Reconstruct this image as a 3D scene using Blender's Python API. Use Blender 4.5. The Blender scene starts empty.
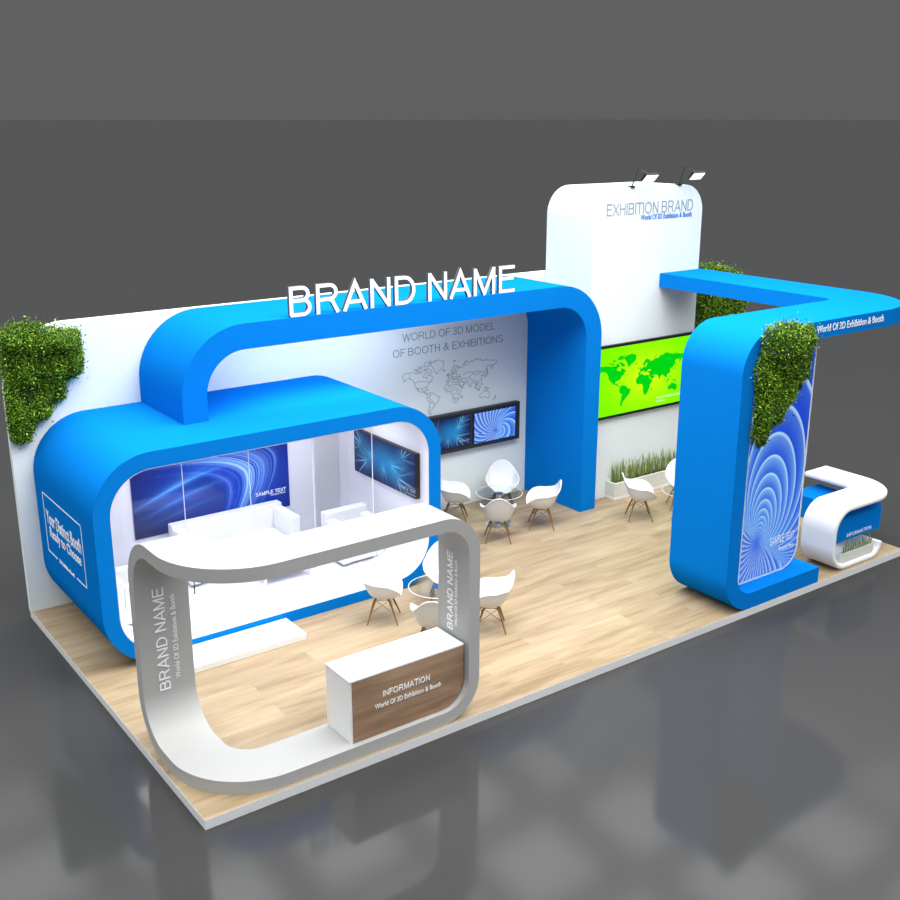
import bpy, bmesh, math, random
import numpy as np
from mathutils import Vector, Matrix

K = 1.0
R = math.radians
random.seed(7)
scene = bpy.context.scene
COL = scene.collection

# ------------------------------------------------------------------ materials
def s2l(c):
    return c / 12.92 if c <= 0.04045 else ((c + 0.055) / 1.055) ** 2.4

def hexc(r, g, b):
    return (s2l(r / 255), s2l(g / 255), s2l(b / 255), 1)

def new_mat(name):
    m = bpy.data.materials.new(name)
    m.use_nodes = True
    return m, m.node_tree.nodes, m.node_tree.links, m.node_tree.nodes['Principled BSDF']

def noise_mul(n, l, col, amount, scale, target):
    """subtle procedural unevenness of a flat colour"""
    tc = n.new('ShaderNodeTexCoord'); nz = n.new('ShaderNodeTexNoise')
    nz.inputs['Scale'].default_value = scale; nz.inputs['Detail'].default_value = 3
    l.new(tc.outputs['Object'], nz.inputs['Vector'])
    mx = n.new('ShaderNodeMix'); mx.data_type = 'RGBA'
    mx.inputs[6].default_value = tuple(c * (1 - amount) for c in col[:3]) + (1,)
    mx.inputs[7].default_value = tuple(min(1, c * (1 + amount)) for c in col[:3]) + (1,)
    l.new(nz.outputs['Fac'], mx.inputs[0]); l.new(mx.outputs[2], target)

def paint(name, col, rough=0.45, spec=0.3, metal=0.0, amount=0.02, scale=3.0):
    m, n, l, b = new_mat(name)
    b.inputs['Roughness'].default_value = rough
    b.inputs['Specular IOR Level'].default_value = spec
    b.inputs['Metallic'].default_value = metal
    noise_mul(n, l, col, amount, scale, b.inputs['Base Color'])
    return m

M = {}
M['blue'] = paint('blue lacquer', (0.003, 0.178, 0.60, 1), 0.5, 0.0)
M['white'] = paint('white laminate', (0.84, 0.85, 0.86, 1), 0.4, 0.3)
M['wall'] = paint('white painted board', (0.77, 0.83, 0.84, 1), 0.6, 0.2)  # slight cyan tint: bounce from the blue parts put into the colour
M['room'] = paint('pale lilac room lining', (0.74, 0.74, 0.80, 1), 0.6, 0.2)
M['room2'] = paint('grey room door', (0.56, 0.56, 0.60, 1), 0.6, 0.2)
M['grey'] = paint('grey satin paint', (0.395, 0.395, 0.391, 1), 0.45, 0.25)
M['edge'] = paint('light grey platform edge', (0.70, 0.70, 0.72, 1), 0.5, 0.3)
M['shell'] = paint('white moulded plastic', (0.70, 0.71, 0.72, 1), 0.3, 0.4)
M['cushion'] = paint('white leatherette', (0.84, 0.84, 0.86, 1), 0.5, 0.3)
M['black'] = paint('black plastic', (0.012, 0.012, 0.013, 1), 0.4, 0.3)
M['darkgrey'] = paint('dark grey bezel', (0.028, 0.032, 0.034, 1), 0.5, 0.3)
M['chrome'] = paint('chrome', (0.75, 0.76, 0.78, 1), 0.18, 0.5, 1.0)
M['steel'] = paint('dark steel rod', (0.10, 0.09, 0.08, 1), 0.35, 0.5, 0.8)
M['textgrey'] = paint('grey lettering vinyl', (0.27, 0.31, 0.36, 1), 0.6, 0.2)
M['mapline'] = paint('grey map line vinyl', (0.25, 0.29, 0.35, 1), 0.6, 0.2)
M['textwhite'] = paint('white lettering vinyl', (0.9, 0.92, 0.94, 1), 0.5, 0.3)
M['textblue'] = paint('blue lettering vinyl', (0.004, 0.15, 0.55, 1), 0.5, 0.2)
M['letterside'] = paint('dark grey letter return', (0.09, 0.09, 0.10, 1), 0.5, 0.3)
M['pot'] = paint('pale stone planter', (0.66, 0.67, 0.63, 1), 0.6, 0.2, amount=0.05, scale=14)
M['soil'] = paint('dark planting soil', (0.03, 0.022, 0.012, 1), 0.9, 0.1, amount=0.4, scale=60)
M['trellis'] = paint('dark green backing felt', (0.02, 0.04, 0.008, 1), 0.9, 0.05, amount=0.4, scale=30)

def emissive(name, col, strength):
    m, n, l, b = new_mat(name)
    b.inputs['Base Color'].default_value = col
    b.inputs['Emission Color'].default_value = col
    b.inputs['Emission Strength'].default_value = strength
    b.inputs['Base Color'].default_value = tuple(c * 0.1 for c in col[:3]) + (1,)
    b.inputs['Specular IOR Level'].default_value = 0.0
    return m
M['lamp'] = emissive('lamp diffuser', (1, 1, 1, 1), 2.0)
M['pictext'] = emissive('lit white caption', (0.75, 0.85, 0.95, 1), 0.5)
M['screentext'] = emissive('lit lettering', (0.8, 1, 0.7, 1), 0.9)
M['screenland'] = emissive('lit green land', (0.0, 0.72, 0.008, 1), 0.86)

def screen_green():
    m, n, l, b = new_mat('lit lime screen')
    tc = n.new('ShaderNodeTexCoord'); mp = n.new('ShaderNodeMapping')
    mp.inputs['Location'].default_value = (-11.1 * K, 0, -2.25 * K)
    mp.inputs['Scale'].default_value = (0.62 / K, 0, 1.0 / K)
    mp.vector_type = 'POINT'
    mp.inputs['Location'].default_value = (-11.1 * 0.62, 0, -2.25 * 1.0)
    g = n.new('ShaderNodeTexGradient'); g.gradient_type = 'QUADRATIC_SPHERE'
    r = n.new('ShaderNodeValToRGB')
    r.color_ramp.elements[0].color = (0.20, 0.98, 0.0, 1)
    r.color_ramp.elements[1].color = (0.72, 1.0, 0.01, 1); r.color_ramp.elements[1].position = 0.85
    l.new(tc.outputs['Object'], mp.inputs['Vector']); l.new(mp.outputs[0], g.inputs[0])
    l.new(g.outputs['Fac'], r.inputs[0]); l.new(r.outputs[0], b.inputs['Emission Color'])
    b.inputs['Base Color'].default_value = (0.01, 0.02, 0, 1)
    b.inputs['Emission Strength'].default_value = 1.0
    b.inputs['Specular IOR Level'].default_value = 0.0
    return m
M['lime'] = screen_green()

def printed(name, emit, base):
    m, n, l, b = new_mat(name)
    a = n.new('ShaderNodeVertexColor'); a.layer_name = 'Col'
    mx = n.new('ShaderNodeMix'); mx.data_type = 'RGBA'; mx.blend_type = 'MULTIPLY'
    mx.inputs[0].default_value = 1; mx.inputs[7].default_value = (base, base, base, 1)
    l.new(a.outputs['Color'], mx.inputs[6]); l.new(mx.outputs[2], b.inputs['Base Color'])
    l.new(a.outputs['Color'], b.inputs['Emission Color'])
    b.inputs['Emission Strength'].default_value = emit
    b.inputs['Roughness'].default_value = 0.35
    b.inputs['Specular IOR Level'].default_value = 0.2
    return m
M['print'] = printed('backlit printed graphic', 0.80, 0.16)
M['screen'] = printed('lit display picture', 0.95, 0.05)

def glass(name, tint, fac):
    m, n, l, b = new_mat(name)
    t = n.new('ShaderNodeBsdfTransparent'); t.inputs[0].default_value = tint
    g = n.new('ShaderNodeBsdfGlossy'); g.inputs['Roughness'].default_value = 0.02
    g.inputs[0].default_value = (0.9, 0.95, 1, 1)
    mx = n.new('ShaderNodeMixShader'); mx.inputs[0].default_value = fac
    l.new(t.outputs[0], mx.inputs[1]); l.new(g.outputs[0], mx.inputs[2])
    l.new(mx.outputs[0], n['Material Output'].inputs['Surface'])
    return m
M['glass'] = glass('clear pane glass', (0.97, 0.98, 1, 1), 0.018)
M['tabletop'] = glass('clear table glass', (0.93, 0.96, 0.96, 1), 0.06)
M['glassedge'] = paint('polished glass edge', (0.80, 0.84, 0.92, 1), 0.3, 0.5)

def wood(name, stops, plank_l, plank_w, axis='floor', vary=0.25):
    m, n, l, b = new_mat(name)
    tc = n.new('ShaderNodeTexCoord')
    mp = n.new('ShaderNodeMapping')
    if axis == 'front':
        mp.inputs['Location'].default_value = (13.0, 7.0, 0.0)
        mp.inputs['Rotation'].default_value = (R(90), 0, 0)
    l.new(tc.outputs['Object'], mp.inputs['Vector'])
    br = n.new('ShaderNodeTexBrick')
    br.offset = 0.37; br.offset_frequency = 2; br.squash = 1
    br.inputs['Scale'].default_value = 1.0
    br.inputs['Brick Width'].default_value = plank_l
    br.inputs['Row Height'].default_value = plank_w
    br.inputs['Mortar Size'].default_value = 0.0012
    br.inputs['Mortar Smooth'].default_value = 0.2
    br.inputs['Bias'].default_value = 0.0
    br.inputs['Color1'].default_value = (0, 0, 0, 1)
    br.inputs['Color2'].default_value = (1, 1, 1, 1)
    br.inputs['Mortar'].default_value = (0.5, 0.5, 0.5, 1)
    l.new(mp.outputs[0], br.inputs['Vector'])
    # grain runs along the planks, offset per plank
    add = n.new('ShaderNodeVectorMath'); add.operation = 'MULTIPLY_ADD'
    add.inputs[1].default_value = (3.1, 0.0, 7.7)
    l.new(br.outputs['Color'], add.inputs[0]); l.new(mp.outputs[0], add.inputs[2])
    st = n.new('ShaderNodeMapping'); st.inputs['Scale'].default_value = (0.75, 6.0, 1.0)
    l.new(add.outputs[0], st.inputs['Vector'])
    nz = n.new('ShaderNodeTexNoise'); nz.inputs['Scale'].default_value = 1.3
    nz.inputs['Detail'].default_value = 5; nz.inputs['Roughness'].default_value = 0.55
    nz.inputs['Distortion'].default_value = 0.5
    l.new(st.outputs[0], nz.inputs['Vector'])
    # combine
    ma = n.new('ShaderNodeMath'); ma.operation = 'MULTIPLY_ADD'
    ma.inputs[1].default_value = vary; 
    sep = n.new('ShaderNodeSeparateColor'); l.new(br.outputs['Color'], sep.inputs[0])
    l.new(sep.outputs[0], ma.inputs[0]); l.new(nz.outputs['Fac'], ma.inputs[2])
    rp = n.new('ShaderNodeValToRGB')
    els = rp.color_ramp.elements
    els[0].position = stops[0][0]; els[0].color = stops[0][1]
    els[1].position = stops[-1][0]; els[1].color = stops[-1][1]
    for ps, c in stops[1:-1]:
        e = els.new(ps); e.color = c
    l.new(ma.outputs[0], rp.inputs[0])
    # knots
    vo = n.new('ShaderNodeTexVoronoi'); vo.inputs['Scale'].default_value = 1.3
    kn = n.new('ShaderNodeMapping'); kn.inputs['Scale'].default_value = (0.55, 1.5, 1.0)
    l.new(add.outputs[0], kn.inputs['Vector']); l.new(kn.outputs[0], vo.inputs['Vector'])
    kr = n.new('ShaderNodeMapRange'); kr.inputs['From Min'].default_value = 0.015
    kr.inputs['From Max'].default_value = 0.07
    kr.inputs['To Min'].default_value = 0.42; kr.inputs['To Max'].default_value = 0.0
    l.new(vo.outputs['Distance'], kr.inputs['Value'])
    mx = n.new('ShaderNodeMix'); mx.data_type = 'RGBA'
    mx.inputs[7].default_value = (0.09, 0.05, 0.02, 1)
    l.new(kr.outputs[0], mx.inputs[0]); l.new(rp.outputs[0], mx.inputs[6])
    # seams
    sm = n.new('ShaderNodeMix'); sm.data_type = 'RGBA'
    sm.inputs[7].default_value = tuple(c * 0.62 for c in stops[0][1][:3]) + (1,)
    sf = n.new('ShaderNodeMath'); sf.operation = 'MULTIPLY'; sf.inputs[1].default_value = 0.6
    l.new(br.outputs['Fac'], sf.inputs[0]); l.new(sf.outputs[0], sm.inputs[0])
    l.new(mx.outputs[2], sm.inputs[6])
    l.new(sm.outputs[2], b.inputs['Base Color'])
    b.inputs['Roughness'].default_value = 0.42
    b.inputs['Specular IOR Level'].default_value = 0.25
    return m
M['oak'] = wood('pale oak floor boards',
                [(0.32, (0.215, 0.15, 0.085, 1)), (0.50, (0.285, 0.21, 0.125, 1)),
                 (0.68, (0.345, 0.263, 0.165, 1)), (0.90, (0.41, 0.325, 0.21, 1))], 2.6, 0.33, vary=0.24)
M['walnut'] = wood('brown oak veneer',
                   [(0.30, (0.21, 0.125, 0.08, 1)), (0.5, (0.30, 0.19, 0.12, 1)),
                    (0.7, (0.39, 0.26, 0.17, 1)), (0.85, (0.46, 0.32, 0.21, 1))], 40.0, 20.0, 'front', 0.0)
M['leg'] = wood('beech dowel', [(0.3, (0.17, 0.09, 0.035, 1)), (0.8, (0.26, 0.15, 0.06, 1))], 3, 1, 'floor', 0)

def leafmat(name, stops, scale):
    m, n, l, b = new_mat(name)
    g = n.new('ShaderNodeVertexColor'); g.layer_name = 'Col'
    sp = n.new('ShaderNodeSeparateColor'); l.new(g.outputs[0], sp.inputs[0])
    rp = n.new('ShaderNodeValToRGB'); els = rp.color_ramp.elements
    els[0].position = stops[0][0]; els[0].color = stops[0][1]
    els[1].position = stops[-1][0]; els[1].color = stops[-1][1]
    for ps, c in stops[1:-1]:
        e = els.new(ps); e.color = c
    l.new(sp.outputs[0], rp.inputs[0]); l.new(rp.outputs[0], b.inputs['Base Color'])
    b.inputs['Roughness'].default_value = 0.5
    b.inputs['Specular IOR Level'].default_value = 0.3
    return m
M['ivy'] = leafmat('small hedge leaves', [(0.0, (0.022, 0.070, 0.003, 1)), (0.45, (0.068, 0.17, 0.006, 1)),
                                         (0.8, (0.19, 0.38, 0.012, 1)), (1.0, (0.48, 0.66, 0.06, 1))], 9)
M['blade'] = leafmat('striped blade leaves', [(0.0, (0.06, 0.11, 0.025, 1)), (0.6, (0.20, 0.29, 0.05, 1)),
                                             (1.0, (0.62, 0.66, 0.22, 1))], 9)

def hallfloor():
    m, n, l, b = new_mat('polished grey hall floor')
    d = n.new('ShaderNodeBsdfDiffuse')
    noise_mul(n, l, (0.043, 0.043, 0.044), 0.05, 0.6, d.inputs['Color'])
    g = n.new('ShaderNodeBsdfGlossy'); g.inputs['Roughness'].default_value = 0.09
    g.inputs[0].default_value = (1, 1, 1, 1)
    mx = n.new('ShaderNodeMixShader'); mx.inputs[0].default_value = 0.033
    l.new(d.outputs[0], mx.inputs[1]); l.new(g.outputs[0], mx.inputs[2])
    l.new(mx.outputs[0], n['Material Output'].inputs['Surface'])
    return m
M['hall'] = hallfloor()

# ------------------------------------------------------------------ object helpers
def finish(name, bm, mat, parent=None, smooth=False, mats=None):
    me = bpy.data.meshes.new(name)
    bm.normal_update(); bm.to_mesh(me); bm.free()
    for mm in (mats or [mat]):
        me.materials.append(mm)
    o = bpy.data.objects.new(name, me); COL.objects.link(o)
    if smooth:
        for pgn in me.polygons: pgn.use_smooth = True
        me.set_sharp_from_angle(angle=R(35))
    if parent: o.parent = parent
    return o

def tag(o, label=None, cat=None, group=None, kind=None):
    if label: o['label'] = label
    if cat: o['category'] = cat
    if group: o['group'] = group
    if kind: o['kind'] = kind
    return o

def empty(name, loc, label, cat, group=None):
    o = bpy.data.objects.new(name, None); COL.objects.link(o)
    o.location = loc; o.empty_display_size = 0.1
    return tag(o, label, cat, group)

def put(o, root):
    """parent a mesh made in world coordinates to a thing's Empty"""
    o.parent = root
    o.data.transform(Matrix.Translation(-Vector(root.location)))
    return o

def box(bm, x0, x1, y0, y1, z0, z1, mi=0):
    v = [bm.verts.new(c) for c in ((x0, y0, z0), (x1, y0, z0), (x1, y1, z0), (x0, y1, z0),
                                   (x0, y0, z1), (x1, y0, z1), (x1, y1, z1), (x0, y1, z1))]
    for f in ((3, 2, 1, 0), (4, 5, 6, 7), (0, 1, 5, 4), (1, 2, 6, 5), (2, 3, 7, 6), (3, 0, 4, 7)):
        fc = bm.faces.new([v[i] for i in f]); fc.material_index = mi
    return bm

def bevel(bm, r, seg=2):
    bmesh.ops.bevel(bm, geom=list(bm.edges), offset=r, segments=seg, affect='EDGES', profile=0.5, clamp_overlap=True)
    return bm

def bbox(x0, x1, y0, y1, z0, z1, r=0.01, seg=2):
    bm = bmesh.new(); box(bm, x0, x1, y0, y1, z0, z1)
    return bevel(bm, r, seg) if r else bm

def prism(bm, poly, place, depth, mi=0):
    """poly 2D (ccw), place(a, b, d) -> world; extruded from d=0 to depth"""
    f = [bm.verts.new(place(a, b, 0)) for a, b in poly]
    g = [bm.verts.new(place(a, b, depth)) for a, b in poly]
    n = len(poly)
    bm.faces.new(f).material_index = mi
    bm.faces.new(g[::-1]).material_index = mi
    for i in range(n):
        j = (i + 1) % n
        bm.faces.new((f[j], f[i], g[i], g[j])).material_index = mi
    bmesh.ops.recalc_face_normals(bm, faces=bm.faces)
    return bm

def rrect(x0, x1, z0, z1, r, seg=14):
    """rounded rectangle; r = (bottom-left, bottom-right, top-right, top-left)"""
    out = []
    cs = [(x0, z0, 180, r[0], 1, 1), (x1, z0, 270, r[1], -1, 1), (x1, z1, 0, r[2], -1, -1), (x0, z1, 90, r[3], 1, -1)]
    for cx, cz, a0, rr, sx, sz in cs:
        if rr <= 0: out.append((cx, cz)); continue
        for k in range(seg + 1):
            a = R(a0 + 90 * k / seg)
            out.append((cx + sx * rr + rr * math.cos(a), cz + sz * rr + rr * math.sin(a)))
    return out

def tube(bm, pts, rad, seg=10, closed=False, rads=None):
    pts = [Vector(p) for p in pts]; n = len(pts); rings = []
    prev = None
    for i, p in enumerate(pts):
        a = pts[(i - 1) % n] if (closed or i > 0) else p
        c = pts[(i + 1) % n] if (closed or i < n - 1) else p
        t = (c - a).normalized()
        if prev is None:
            u = t.orthogonal().normalized()
        else:
            u = (prev - t * prev.dot(t)).normalized()
        prev = u; w = t.cross(u)
        rr = rads[i] if rads else rad
        rings.append([bm.verts.new(p + (u * math.cos(2 * math.pi * k / seg) + w * math.sin(2 * math.pi * k / seg)) * rr) for k in range(seg)])
    for i in range(n if closed else n - 1):
        A = rings[i]; B = rings[(i + 1) % n]
        for k in range(seg):
            bm.faces.new((A[k], A[(k + 1) % seg], B[(k + 1) % seg], B[k]))
    if not closed:
        bm.faces.new(rings[0][::-1]); bm.faces.new(rings[-1])
    return bm

def lathe(bm, prof, c=(0, 0, 0), seg=40):
    rings = []
    for r, z in prof:
        if r < 1e-5: rings.append([bm.verts.new((c[0], c[1], c[2] + z))])
        else: rings.append([bm.verts.new((c[0] + r * math.cos(2 * math.pi * k / seg), c[1] + r * math.sin(2 * math.pi * k / seg), c[2] + z)) for k in range(seg)])
    for A, B in zip(rings, rings[1:]):
        for k in range(seg):
            a = A[k % len(A)]; b = A[(k + 1) % len(A)]; c2 = B[(k + 1) % len(B)]; d = B[k % len(B)]
            vs = []
            for v in (a, b, c2, d):
                if v not in vs: vs.append(v)
            if len(vs) > 2: bm.faces.new(vs)
    bmesh.ops.recalc_face_normals(bm, faces=bm.faces)
    return bm

# a ribbon is swept along straight runs, pitch bends (towards its inner face) and flat yaw turns (towards w)
def ribbon(start, h, n, W, T, segs, closed=False, bev=0.006, bseg=2, step=6.0):
    p = Vector(start); h = Vector(h); n = Vector(n)
    fr = [(p.copy(), h.copy(), n.copy())]
    for s in segs:
        if s[0] == 'F':
            p = p + h * s[1]; fr.append((p.copy(), h.copy(), n.copy()))
        else:
            ang, rad = s[1], s[2]
            k = max(2, int(abs(ang) / step)); w = h.cross(n)
            if s[0] == 'P': c = p + n * rad; ax = -w; v0 = p - c
            else: c = p + w * rad; ax = -n; v0 = p - c
            ax = ax * (1 if ang > 0 else -1)
            # choose the sign so that the motion starts along h
            if ax.cross(v0).dot(h) < 0: ax = -ax
            for i in range(1, k + 1):
                m = Matrix.Rotation(R(abs(ang)) * i / k, 3, ax)
                fr.append((c + m @ v0, m @ h, m @ n))
            p, h, n = fr[-1]
            p = p.copy(); h = h.copy(); n = n.copy()
    sec = []
    if bev <= 0: sec = [(W / 2, 0), (-W / 2, 0), (-W / 2, -T), (W / 2, -T)]
    for (sx, sy, a0) in (() if bev <= 0 else ((1, 0, 0), (-1, 0, 90), (-1, -1, 180), (1, -1, 270))):
        cx = sx * (W / 2 - bev); cy = (0 if sy == 0 else -T) + (-bev if sy == 0 else bev)
        for k in range(bseg + 1):
            a = R(a0 + 90 * k / bseg)
            sec.append((cx + bev * math.cos(a), cy + bev * math.sin(a)))
    bm = bmesh.new(); rings = []
    if closed: fr = fr[:-1]
    for p, h, n in fr:
        w = h.cross(n)
        rings.append([bm.verts.new(p + w * a + n * b) for a, b in sec])
    m = len(sec)
    for i in range(len(rings) if closed else len(rings) - 1):
        A = rings[i]; B = rings[(i + 1) % len(rings)]
        for k in range(m):
            bm.faces.new((A[k], A[(k + 1) % m], B[(k + 1) % m], B[k]))
    if not closed:
        bm.faces.new(rings[0]); bm.faces.new(rings[-1][::-1])
    bmesh.ops.recalc_face_normals(bm, faces=bm.faces)
    return bm

def text_bm(s, org, u, v, width, height, depth=0.004, mats=None, align='L', bold=0.0, chars=None):
    """lettering whose drawn box is exactly width x height, lower-left corner at org, reading along u, up along v"""
    cu = bpy.data.curves.new('tmp', 'FONT'); cu.body = s; cu.size = 1; cu.resolution_u = 4
    cu.extrude = 0.5; cu.offset = bold
    ob = bpy.data.objects.new('tmp', cu); COL.objects.link(ob)
    dg = bpy.context.evaluated_depsgraph_get()
    me = bpy.data.meshes.new_from_object(ob.evaluated_get(dg))
    bpy.data.objects.remove(ob); bpy.data.curves.remove(cu)
    bm = bmesh.new(); bm.from_mesh(me); bpy.data.meshes.remove(me)
    bmesh.ops.remove_doubles(bm, verts=bm.verts, dist=1e-5)
    xs = [q.co.x for q in bm.verts]; ys = [q.co.y for q in bm.verts]
    x0, x1, y0, y1 = min(xs), max(xs), min(ys), max(ys)
    u = Vector(u).normalized(); v = Vector(v).normalized(); w = u.cross(v); org = Vector(org)
    for q in bm.verts:
        a = (q.co.x - x0) / (x1 - x0) * width; b_ = (q.co.y - y0) / (y1 - y0) * height; c = (q.co.z + 0.5) * depth
        q.co = org + u * a + v * b_ + w * c
    for f in bm.faces: f.material_index = 0
    return bm

def join_bm(a, b):
    me = bpy.data.meshes.new('t'); b.to_mesh(me); b.free(); a.from_mesh(me); bpy.data.meshes.remove(me)
    return a

# ------------------------------------------------------------------ plain grotesque capitals drawn as strokes
def _arc(cx, cy, rx, ry, a0, a1, n=14):
    return [(cx + rx * math.cos(R(a0 + (a1 - a0) * k / n)), cy + ry * math.sin(R(a0 + (a1 - a0) * k / n))) for k in range(n + 1)]
def glyph(c, h):
    """(drawn width, [(closed, points)]) for cap height 1 and half stroke h"""
    t = 1 - h
    if c == 'I': return 2 * h, [(0, [(h, 0), (h, 1)])]
    if c == 'L': return .60, [(0, [(h, 1), (h, h), (.60, h)])]
    if c == 'E': return .68, [(0, [(.67, t), (h, t), (h, h), (.68, h)]), (0, [(h, .53), (.63, .53)])]
    if c == 'F': return .62, [(0, [(.62, t), (h, t), (h, 0)]), (0, [(h, .52), (.56, .52)])]
    if c == 'T': return .76, [(0, [(0, t), (.76, t)]), (0, [(.38, t), (.38, 0)])]
    if c == 'H': return .74, [(0, [(h, 0), (h, 1)]), (0, [(.74 - h, 0), (.74 - h, 1)]), (0, [(h, .53), (.74 - h, .53)])]
    if c == 'N': return .74, [(0, [(h, 0), (h, 1)]), (0, [(.74 - h, 0), (.74 - h, 1)]), (0, [(h, 1 - h * .6), (.74 - h, h * .6)])]
    if c == 'M': return .90, [(0, [(h, 0), (h, 1)]), (0, [(.90 - h, 0), (.90 - h, 1)]), (0, [(h, 1 - h * .4), (.45, h * 1.0), (.90 - h, 1 - h * .4)])]
    if c == 'A': return .90, [(0, [(h, 0), (.45, 1 - h * .9), (.90 - h, 0)]), (0, [(.19, .30), (.71, .30)])]
    if c == 'W': return 1.22, [(0, [(h, 1), (.335, h), (.61, 1 - h), (.885, h), (1.22 - h, 1)])]
    if c == 'X': return .84, [(0, [(h, 0), (.84 - h, 1)]), (0, [(h, 1), (.84 - h, 0)])]
    if c == 'O': return .92, [(1, _arc(.46, .5, .46 - h, .5 - h, 90, 450, 40)[:-1])]
    if c == 'D': return .78, [(1, [(h, h), (h, t), (.36, t)] + _arc(.36, .5, .42 - h, .5 - h, 90, -90, 22)[1:])]
    if c == 'P': return .72, [(0, [(h, 0), (h, t), (.44, t)] + _arc(.44, (t + .46) / 2, .28 - h, (t - .46) / 2, 90, -90)[1:] + [(2 * h, .46)])]
    if c == 'R': return .82, [(0, [(h, 0), (h, t), (.47, t)] + _arc(.47, (t + .48) / 2, .28 - h, (t - .48) / 2, 90, -90)[1:] + [(2 * h, .48)]), (0, [(.44, .48), (.56, .40), (.82 - h * 1.1, 0)])]
    if c == 'B': return .74, [(0, [(h, h), (h, t), (.43, t)] + _arc(.43, (t + .53) / 2, .26 - h, (t - .53) / 2, 90, -90)[1:] + [(2 * h, .53)]), (0, [(.40, .53)] + _arc(.45, (.53 + h) / 2, .29 - h, (.53 - h) / 2, 90, -90) + [(h * .5, h)])]
    if c == 'S': return .76, [(0, _arc(.38, .74, .33 - h, .26 - h, 15, 180, 14) + [(.15, .62), (.28, .55), (.48, .49), (.62, .42)] + _arc(.385, .27, .375 - h, .27 - h, 18, -170, 16))]
    if c == '3': return .64, [(0, _arc(.31, .75, .28 - h, .25 - h, 165, -70, 14) + [(.24, .53)]), (0, [(.24, .53)] + _arc(.31, .28, .33 - h, .28 - h, 70, -165, 16))]
    if c == '&': return .84, [(0, [(.84 - h * .6, h * .4), (.30, .62)] + _arc(.38, .80, .22 - h, .20 - h, 215, -40, 14) + [(.46, .60), (.20, .44)] + _arc(.30, .25, .28 - h, .25 - h, 130, 300, 12) + [(.62, .22), (.76, .46)])]
    raise KeyError(c)
def stroke_solid(bm, pts, closed, h, put3, d0, d1):
    P = [Vector(p) for p in pts]; n = len(P); Lh = []; Rh = []
    for i in range(n):
        a = P[(i - 1) % n] if (closed or i > 0) else None; b = P[i]; c = P[(i + 1) % n] if (closed or i < n - 1) else None
        d1_ = (b - a).normalized() if a is not None else (c - b).normalized()
        d2_ = (c - b).normalized() if c is not None else d1_
        n1 = Vector((-d1_.y, d1_.x)); n2 = Vector((-d2_.y, d2_.x)); m = (n1 + n2)
        if m.length < 1e-4: m = n1.copy()
        m.normalize(); k = h / max(0.30, m.dot(n1))
        Lh.append(b + m * k); Rh.append(b - m * k)
    LA = [bm.verts.new(put3(q.x, q.y, d1)) for q in Lh]; RA = [bm.verts.new(put3(q.x, q.y, d1)) for q in Rh]
    LB = [bm.verts.new(put3(q.x, q.y, d0)) for q in Lh]; RB = [bm.verts.new(put3(q.x, q.y, d0)) for q in Rh]
    for i in range(n if closed else n - 1):
        j = (i + 1) % n
        for f in ((RA[i], RA[j], LA[j], LA[i]), (LB[i], LB[j], RB[j], RB[i]), (LA[i], LA[j], LB[j], LB[i]), (RB[i], RB[j], RA[j], RA[i])):
            bm.faces.new(f)
    if not closed:
        bm.faces.new((RA[0], LA[0], LB[0], RB[0])); bm.faces.new((LA[-1], RA[-1], RB[-1], LB[-1]))
def caps(s, org, u, v, width, height, depth=0.004, weight=0.115, per_letter=False):
    """capitals filling width x height exactly"""
    h = weight / 2; x = 0.0; items = []
    for i, c in enumerate(s):
        if c == ' ': x += .34; continue
        w, paths = glyph(c, h)
        items.append((c, x, paths)); 
        gap = .165 if c not in 'ATWXFLP' else .10
        nx = s[i + 1] if i + 1 < len(s) else ' '
        if nx in 'ATWX': gap -= .07
        end = x + w; x = end + gap
    u = Vector(u).normalized(); v = Vector(v).normalized(); w_ = u.cross(v); org = Vector(org)
    sx = width / end; out = []
    bm = bmesh.new()
    for k, (c, x0, paths) in enumerate(items):
        for q, (cl, pts) in enumerate(paths):
            f = lambda a, b, d: org + u * ((a + x0) * sx) + v * (b * height) + w_ * d
            stroke_solid(bm, pts, cl, h, f, 0.0, depth - q * max(0.0003, depth * 0.01))
        if per_letter: out.append(bm); bm = bmesh.new()
    return out if per_letter else bm

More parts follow.
